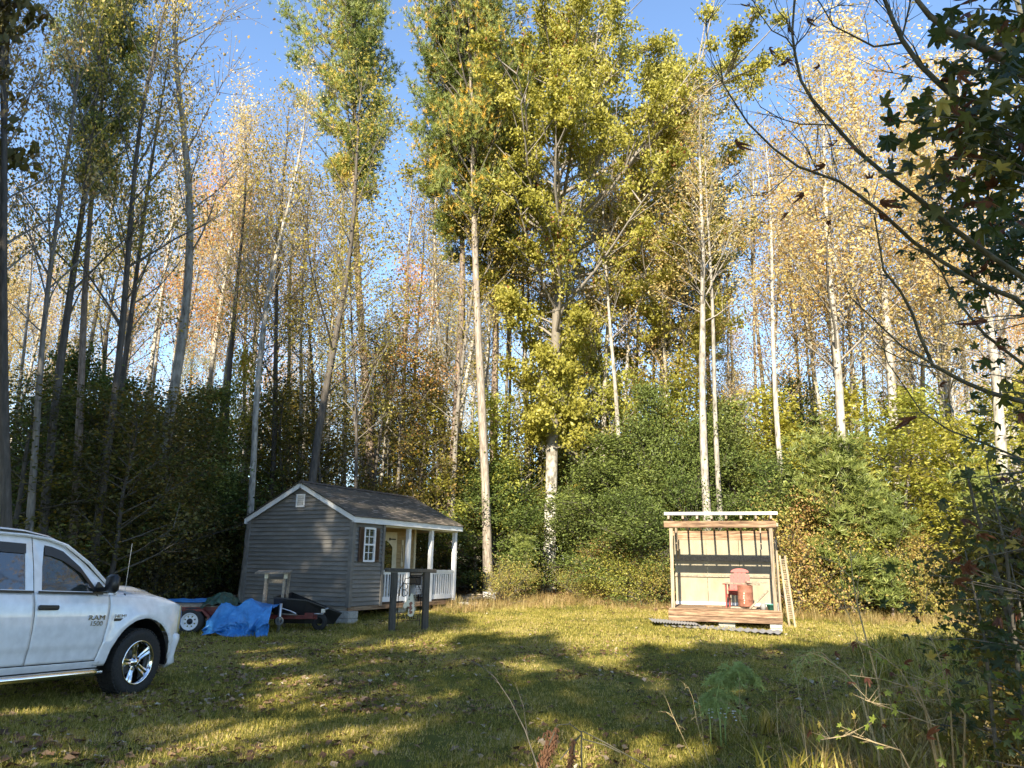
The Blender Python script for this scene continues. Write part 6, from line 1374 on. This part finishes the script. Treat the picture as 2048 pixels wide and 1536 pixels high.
for x, y, mk, s in ((1934, 1145, 'star_brown', .075), (1915, 1168, 'star_brown', .085), (1862, 1318, 'star_yellow', .05), (1812, 1328, 'star_brown', .045), (2015, 1445, 'star_brown', .06), (1858, 1475, 'star_brown', .075), (2035, 1475, 'star_lime_sunlit', .05), (1880, 1390, 'star_yellow', .045)):
    st.append((STAR[(mk, 1)], at(x, y, 4.4), Euler((PI/2+fr.uniform(-.5, .3), 0, fr.uniform(-.6, .6)+PI)), s))
TB.build('trunk', M['twig_dark'], bush, smooth=True); BB.build('limbs', M['twig_dark'], bush, smooth=True); join_leaves(st, bush)
for i in range(3):   # stems that give it body down to the ground
    x = 3.3+.25*i+fr.uniform(0, .2); y = 5.4+.5*i; plant('bush_dark', 'shrub', (x+.9, y, gz(x, y)-.05), fr.uniform(1.3, 2.2), .7, i*1.1, None, ('lowest dark shrub just behind the sweetgum bush', 'middle dark shrub behind the sweetgum bush', 'dark shrub deepest behind the sweetgum bush')[i], cat='shrub', group='dark shrubs behind the sweetgum bush', crown='foliage')
bram = thing('bramble', (0, 0, 0), label='arching bramble canes with yellow-green leaves beside the dark sweetgum bush', cat='bramble')
BB = MB(); bud = [200]; st = []
for pp in ([(1890, 1540), (1850, 1420), (1800, 1340), (1750, 1300), (1712, 1280)], [(1885, 1540), (1860, 1440), (1835, 1380), (1770, 1360), (1700, 1350)], [(1900, 1540), (1870, 1450), (1790, 1420), (1730, 1400)], [(1900, 1545), (1900, 1400), (1880, 1320), (1860, 1270)], [(1905, 1540), (1930, 1430), (1900, 1380), (1850, 1360)], [(1880, 1545), (1800, 1500), (1700, 1470), (1640, 1480)]):
    q = path3(pp, 5.0, 4.6); q[0].z = gz(q[0].x, q[0].y)-.03; BB.tube(q, [.007*(1-.75*i/(len(q)-1)) for i in range(len(q))], 6)
    for k in range(16):
        i = fr.randrange(1, len(q)-1); p = q[i].lerp(q[i+1], fr.random()); d = Vector((fr.gauss(0, 1), fr.gauss(0, .7), fr.uniform(-.2, 1))).normalized(); L = fr.uniform(.05, .22); BB.tube([p, p+d*L], [.0022, .001], 4, cap=False)
        mk = fr.choice(['star_lime_sunlit']*4+['star_yellow', 'star_olive', 'star_brown']); s_ = fr.uniform(.022, .042); bud[0] -= 1; obj('leaf', STAR[(mk, fr.randrange(2))], None, bram, loc=p+d*L, rot=leaf_rot(), scale=(s_, s_, s_))
BB.build('canes', M['straw0'], bram, smooth=True)
# D: bare limbs with a few curled dead leaves
bl = thing('bare_branched_tree', (0, 0, 0), label='tree reaching in from beside the camera with long bare limbs and curled dead leaves', cat='tree')
tD = Vector((3.9, 4.9, 0)); TB = MB(); TB.tube([tD+Vector((0, 0, gz(tD.x, tD.y)-.2)), tD+Vector((.05, 0, 2)), tD+Vector((.1, .05, 4)), tD+Vector((.1, .1, 7))], [.10, .085, .065, .03], 10)
BB = MB()
limbs = [([(2110, 420), (2048, 342), (2000, 295), (1956, 250), (1936, 220), (1909, 193), (1878, 163), (1841, 125), (1807, 78), (1784, 41), (1767, 0), (1740, -70)], 4.3, 4.1, .034, .014),
         ([(2120, 590), (2048, 560), (1977, 508), (1902, 454), (1855, 416), (1811, 379), (1767, 349), (1716, 301), (1665, 250), (1624, 203), (1604, 159), (1590, 112), (1584, 68), (1587, 0), (1590, -60)], 4.9, 4.2, .028, .008),
         ([(2110, 640), (2048, 614), (2025, 598), (1960, 568), (1882, 523), (1828, 484), (1767, 430), (1726, 396), (1679, 362), (1597, 332), (1546, 298), (1496, 247), (1462, 196), (1445, 162), (1440, 120)], 4.9, 4.3, .026, .004),
         ([(2110, 812), (2048, 806), (1977, 786), (1928, 764), (1866, 728), (1840, 669), (1824, 624), (1801, 581), (1768, 539), (1759, 503), (1748, 430)], 4.9, 4.4, .024, .006),
         ([(1866, 728), (1807, 692), (1749, 643), (1700, 594), (1690, 570)], 4.6, 4.4, .010, .003),
         ([(1866, 735), (1810, 722), (1760, 695), (1715, 640)], 4.6, 4.5, .008, .002),
         ([(2110, 780), (2048, 728), (1970, 669), (1941, 633), (1902, 591), (1882, 542), (1846, 500)], 4.8, 4.6, .016, .006),
         ([(2110, 945), (2048, 920), (1977, 891), (1895, 858), (1843, 822), (1811, 783), (1775, 728), (1765, 690)], 4.9, 4.6, .012, .003),
         ([(1665, 250), (1600, 245), (1560, 238), (1520, 215), (1500, 180)], 4.4, 4.2, .007, .002),
         ([(1624, 203), (1640, 230), (1660, 270), (1668, 330), (1672, 355)], 4.4, 4.5, .005, .002),
         ([(1590, 100), (1570, 80), (1545, 65), (1520, 30), (1500, -10)], 4.3, 4.1, .007, .003),
         ([(1590, 92), (1610, 70), (1630, 40), (1650, 20), (1690, 5)], 4.3, 4.1, .006, .003),
         ([(1584, 68), (1570, 40), (1555, 20), (1540, -20)], 4.2, 4.1, .006, .003),
         ([(1807, 85), (1750, 88), (1710, 72), (1670, 45), (1640, 10), (1620, -20)], 4.2, 4.0, .010, .004),
         ([(1878, 163), (1800, 145), (1740, 140)], 4.2, 4.0, .004, .002),
         ([(1805, 70), (1815, 40), (1822, 0), (1825, -30)], 4.2, 4.1, .009, .005),
         ([(1841, 125), (1826, 90), (1790, 50), (1770, 20), (1740, -10)], 4.3, 4.1, .005, .002),
         ([(1445, 162), (1425, 120), (1412, 60), (1414, 42)], 4.3, 4.2, .004, .002),
         ([(1679, 362), (1640, 350), (1610, 300), (1570, 250), (1535, 222)], 4.5, 4.3, .004, .002),
         ([(1767, 430), (1740, 425), (1690, 415), (1640, 440), (1600, 420)], 4.5, 4.4, .004, .0015),
         ([(1597, 332), (1570, 360), (1530, 390), (1500, 395), (1470, 340)], 4.5, 4.3, .004, .002),
         ([(1902, 454), (1880, 420), (1860, 330), (1868, 325)], 4.6, 4.4, .004, .002),
         ([(1845, 505), (1800, 480), (1745, 455), (1700, 450)], 4.8, 4.5, .004, .0015)]
for pp, Y0, Y1, r0, r1 in limbs:
    q = path3(pp, Y0, Y1); n = len(q); q = [p+(Vector((fr.gauss(0, .004), fr.gauss(0, .01), fr.gauss(0, .004))) if 0 < i < n-1 else Vector()) for i, p in enumerate(q)]
    BB.tube(q, [.8*(r0+(r1-r0)*(i/(n-1))**.8) for i in range(n)], 7, cap=False)
    for k in range(2*n):       # fine side twigs
        i = fr.randrange(n-1); p = q[i].lerp(q[i+1], fr.random()); d = (q[i+1]-q[i]).normalized(); d = (d+Vector((fr.gauss(0, .5), fr.gauss(0, .4), fr.gauss(0, .5)))).normalized(); L = fr.uniform(.08, .32)
        BB.tube([p, p+d*L*.5+Vector((0, 0, .01)), p+d*L+Vector((0, 0, .03*fr.random()))], [.0028, .002, .001], 4, cap=False)
TB.build('trunk', M['limb_green'], bl, smooth=True); BB.build('limbs', M['limb_green'], bl, smooth=True)
for x, y, s in ((1500, 10, .035), (1541, 97, .045), (1576, 58, .03), (1616, 40, .045), (1472, 286, .055), (1480, 342, .035), (1562, 130, .04), (1575, 118, .04), (1634, 132, .05), (1659, 287, .035), (1672, 282, .04), (1700, 296, .04), (1646, 330, .055), (1740, 355, .05), (1604, 388, .05), (1574, 425, .03), (1657, 442, .035), (1765, 405, .07), (1758, 428, .05), (1914, 585, .04), (1972, 640, .07), (1822, 835, .07), (1940, 1130, .05)):
    obj('dead_leaf', STAR[('star_brown', fr.randrange(1, 3))], None, bl, loc=at(x, y, 4.35+fr.uniform(-.1, .1)), rot=(fr.uniform(-1.8, -.9), fr.uniform(-.5, .5), fr.uniform(0, 6.28)), scale=(s, s, s*1.4))

# weeds in the unmown corner
def feather(B, p, d, L, n, fl=.05, r=.0021):
    for i in range(n):
        q = p+d*(L*i/n); a = Vector((fr.gauss(0, 1), fr.gauss(0, 1), fr.gauss(-.2, .7))).normalized(); l = fl*fr.uniform(.5, 1.2)*(1-.5*i/n)
        B.tube([q, q+a*l*.6, q+a*l+Vector((0, 0, -l*.35))], [r, r*.8, r*.4], 3, cap=False)
def weed(name, pp, Y, r, mat, lab, feathers, fmat=None, fl=.08, cat='weed', branches=0):
    q = path3(pp, Y, Y+.15); g0 = q[0].copy(); g0.z = gz(g0.x, g0.y)-.03; root = thing(name, g0, label=lab, cat=cat); S = MB(); q = [p-g0 for p in ([g0]+q if q[0].z > g0.z+.06 else q)]
    n = len(q); S.tube(q, [r*(1-.7*i/(n-1)) for i in range(n)], 6); Fb = MB()
    for k in range(branches):
        f = fr.uniform(.35, 1)*(n-1); i = min(n-2, int(f)); p = q[i].lerp(q[i+1], f-i); d = ((q[i+1]-q[i]).normalized()+Vector((fr.gauss(0, .8), fr.gauss(0, .5), fr.uniform(0, .5)))).normalized(); L = fr.uniform(.1, .35)
        e = p+d*L*.6; e2 = e+(d+Vector((0, 0, -.6))).normalized()*L*.6; S.tube([p, e, e2], [r*.4, r*.25, r*.12], 4, cap=False); feather(Fb, e, (e2-e).normalized(), L*.7, feathers, fl)
    for k in range(int(feathers*1.5)):
        f = fr.uniform(.45, 1)*(n-1); i = min(n-2, int(f)); feather(Fb, q[i].lerp(q[i+1], f-i), Vector((fr.gauss(0, 1), fr.gauss(0, 1), -.3)).normalized(), .03, 2, fl)
    S.build('stem', mat, root, smooth=True); bpy.context.view_layer.update()
    if Fb.v: o = Fb.build('leaves', fmat or mat, root, fix=False); o['kind'] = 'stuff'
    return root
M['fern'] = plain('feathery_green', (0.30, 0.38, 0.11), .6); M['straw'] = noisy('straw_stem', [(.3, (.30, .22, .10)), (.7, (.48, .38, .20))], (20, 20, 20), bump=0); M['seed'] = noisy('russet_seed_head', [(.3, (.07, .03, .015)), (.7, (.20, .10, .05))], (30, 30, 30), bump=0)
weed('dog_fennel', [(1768, 1473), (1757, 1370), (1742, 1313), (1726, 1255), (1711, 1194), (1703, 1133), (1700, 1090)], 6.2, .010, M['straw'], 'tall straw coloured weed stalk rising into the sunlit shrubs', 4, M['straw'], .09, branches=7)
weed('dog_fennel', [(1757, 1503), (1738, 1446), (1719, 1378), (1688, 1343), (1650, 1316), (1620, 1305), (1600, 1330)], 5.8, .010, M['straw'], 'arching weed stalk whose feathery tip droops over the lawn', 16, M['fern'], .07, branches=8)
FN = []
for i, (pp, lab) in enumerate((([(1440, 1440), (1432, 1400), (1440, 1360), (1470, 1330), (1500, 1340)], 'drooping feathery green dog fennel at the lawn edge, white flowers below'), ([(1450, 1450), (1455, 1400), (1465, 1350), (1490, 1335), (1505, 1370)], 'second green dog fennel leaning over the first'), ([(1420, 1440), (1415, 1410), (1425, 1380), (1440, 1350)], 'shorter green dog fennel beside the drooping one'))):
    r_ = weed('dog_fennel', pp, 7.3+.1*i, .008, M['fern'], lab, 0, M['fern'], .11, branches=0)
    q = [p-r_.location for p in path3(pp, 7.3+.1*i, 7.45+.1*i)]; A = []; D = []; S = MB()
    for k in range(34):
        f = fr.uniform(.15, 1)*(len(q)-1); j = min(len(q)-2, int(f)); p = q[j].lerp(q[j+1], f-j); d = Vector((fr.gauss(0, 1), fr.gauss(0, .6), fr.uniform(.1, .9))).normalized(); L = fr.uniform(.08, .22)
        w_ = [p+d*L*t+Vector((0, 0, -L*.9*t*t)) for t in (0, .33, .66, 1)]; S.tube(w_, [.003, .0025, .002, .001], 4, cap=False)
        for t in range(9): a_ = w_[min(2, t//3)].lerp(w_[min(2, t//3)+1], (t % 3)/3); A.append(tuple(a_)); D.append(tuple((w_[-1]-w_[-2]).normalized()))
    S.build('side_stem', M['fern'], r_); V, F, rr = needles_arrays(rg, np.array(A), np.array(D), 8, .055, .0042); o = obj('leaves', set_mesh('fennel_leaves', V, F, rr, mat=M['fern']), None, r_, kind='stuff')
w4 = weed('tall_weed', [(1085, 1560), (1076, 1536), (1050, 1460), (1020, 1400), (990, 1355), (960, 1330), (945, 1322)], 5.2, .006, M['twig_dark'], 'single dark weed stem crossing the lawn diagonally', 3, M['twig_dark'], .02, branches=3)
sw = thing('sorghum_weed', at(1165, 1536, 5.4), label='weed with drooping russet seed tassels at the bottom edge of the view', cat='weed'); sw.location.z = gz(sw.location.x, 5.4); S = MB(); T_ = MB(); o0 = sw.location.copy()
S.tube([Vector((0, 0, -.03)), at(1163, 1500, 5.4)-o0, at(1163, 1462, 5.4)-o0], [.008, .006, .005], 6)
for tgt in ([(1163, 1465), (1140, 1448), (1115, 1450), (1098, 1490)], [(1163, 1468), (1145, 1490), (1120, 1520)], [(1165, 1462), (1210, 1485), (1300, 1536)], [(1165, 1478), (1210, 1490), (1240, 1505)], [(1163, 1470), (1150, 1480), (1148, 1510)]):
    S.tube([p-o0 for p in path3(tgt, 5.4, 5.35)], [.004]*len(tgt), 5, cap=False)
for cx, y0, y1, w_ in ((1100, 1460, 1536, 14), (1112, 1455, 1500, 6), (1148, 1480, 1536, 6), (1090, 1500, 1545, 10)):
    for i in range(95):
        p = at(cx-10*(i/95)+fr.gauss(0, w_*.45), y0+(y1-y0)*i/95, 5.38+fr.gauss(0, .015))-o0; T_.tube([p, p+Vector((fr.gauss(0, .008), 0, -.02))], [.006, .004], 4)
S.build('stem', M['limb_green'], sw); o = T_.build('seed_tassel', M['seed'], sw, fix=False); o['kind'] = 'stuff'
for i, (x, y, h_) in enumerate(((1690, 1250, .9), (1740, 1500, .7), (1800, 1520, .8), (1480, 1480, .75), (1395, 1490, .5), (1555, 1500, .7), (1660, 1480, .8), (1880, 1530, .9), (1600, 1440, .6), (1345, 1470, .45))):
    lab = 'thin straw stalk in the unmown corner'; Y = 6.0+.25*(i % 4); a = at(x, y, Y); b0 = (x+fr.uniform(10, 50), y+60)
    weed('straw_stalk', [b0, (x, y-40), (x-fr.uniform(0, 30), y-40-h_*110)], Y, .004, M['straw'], lab, 2, M['straw'], .05, branches=3, cat='weed')['group'] = 'thin straw stalks in the unmown corner'
wf_ = MB(); 
for i in range(16):
    p = at(1418+fr.uniform(-12, 60), 1430+fr.uniform(-14, 14), 7.4); wf_.lathe([(0, .008), (.008, .005), (.012, 0), (0, -.004)], 7, 'Z', p)
o = wf_.build('white_flowers', M['white'], None); tag(o, kind='stuff')
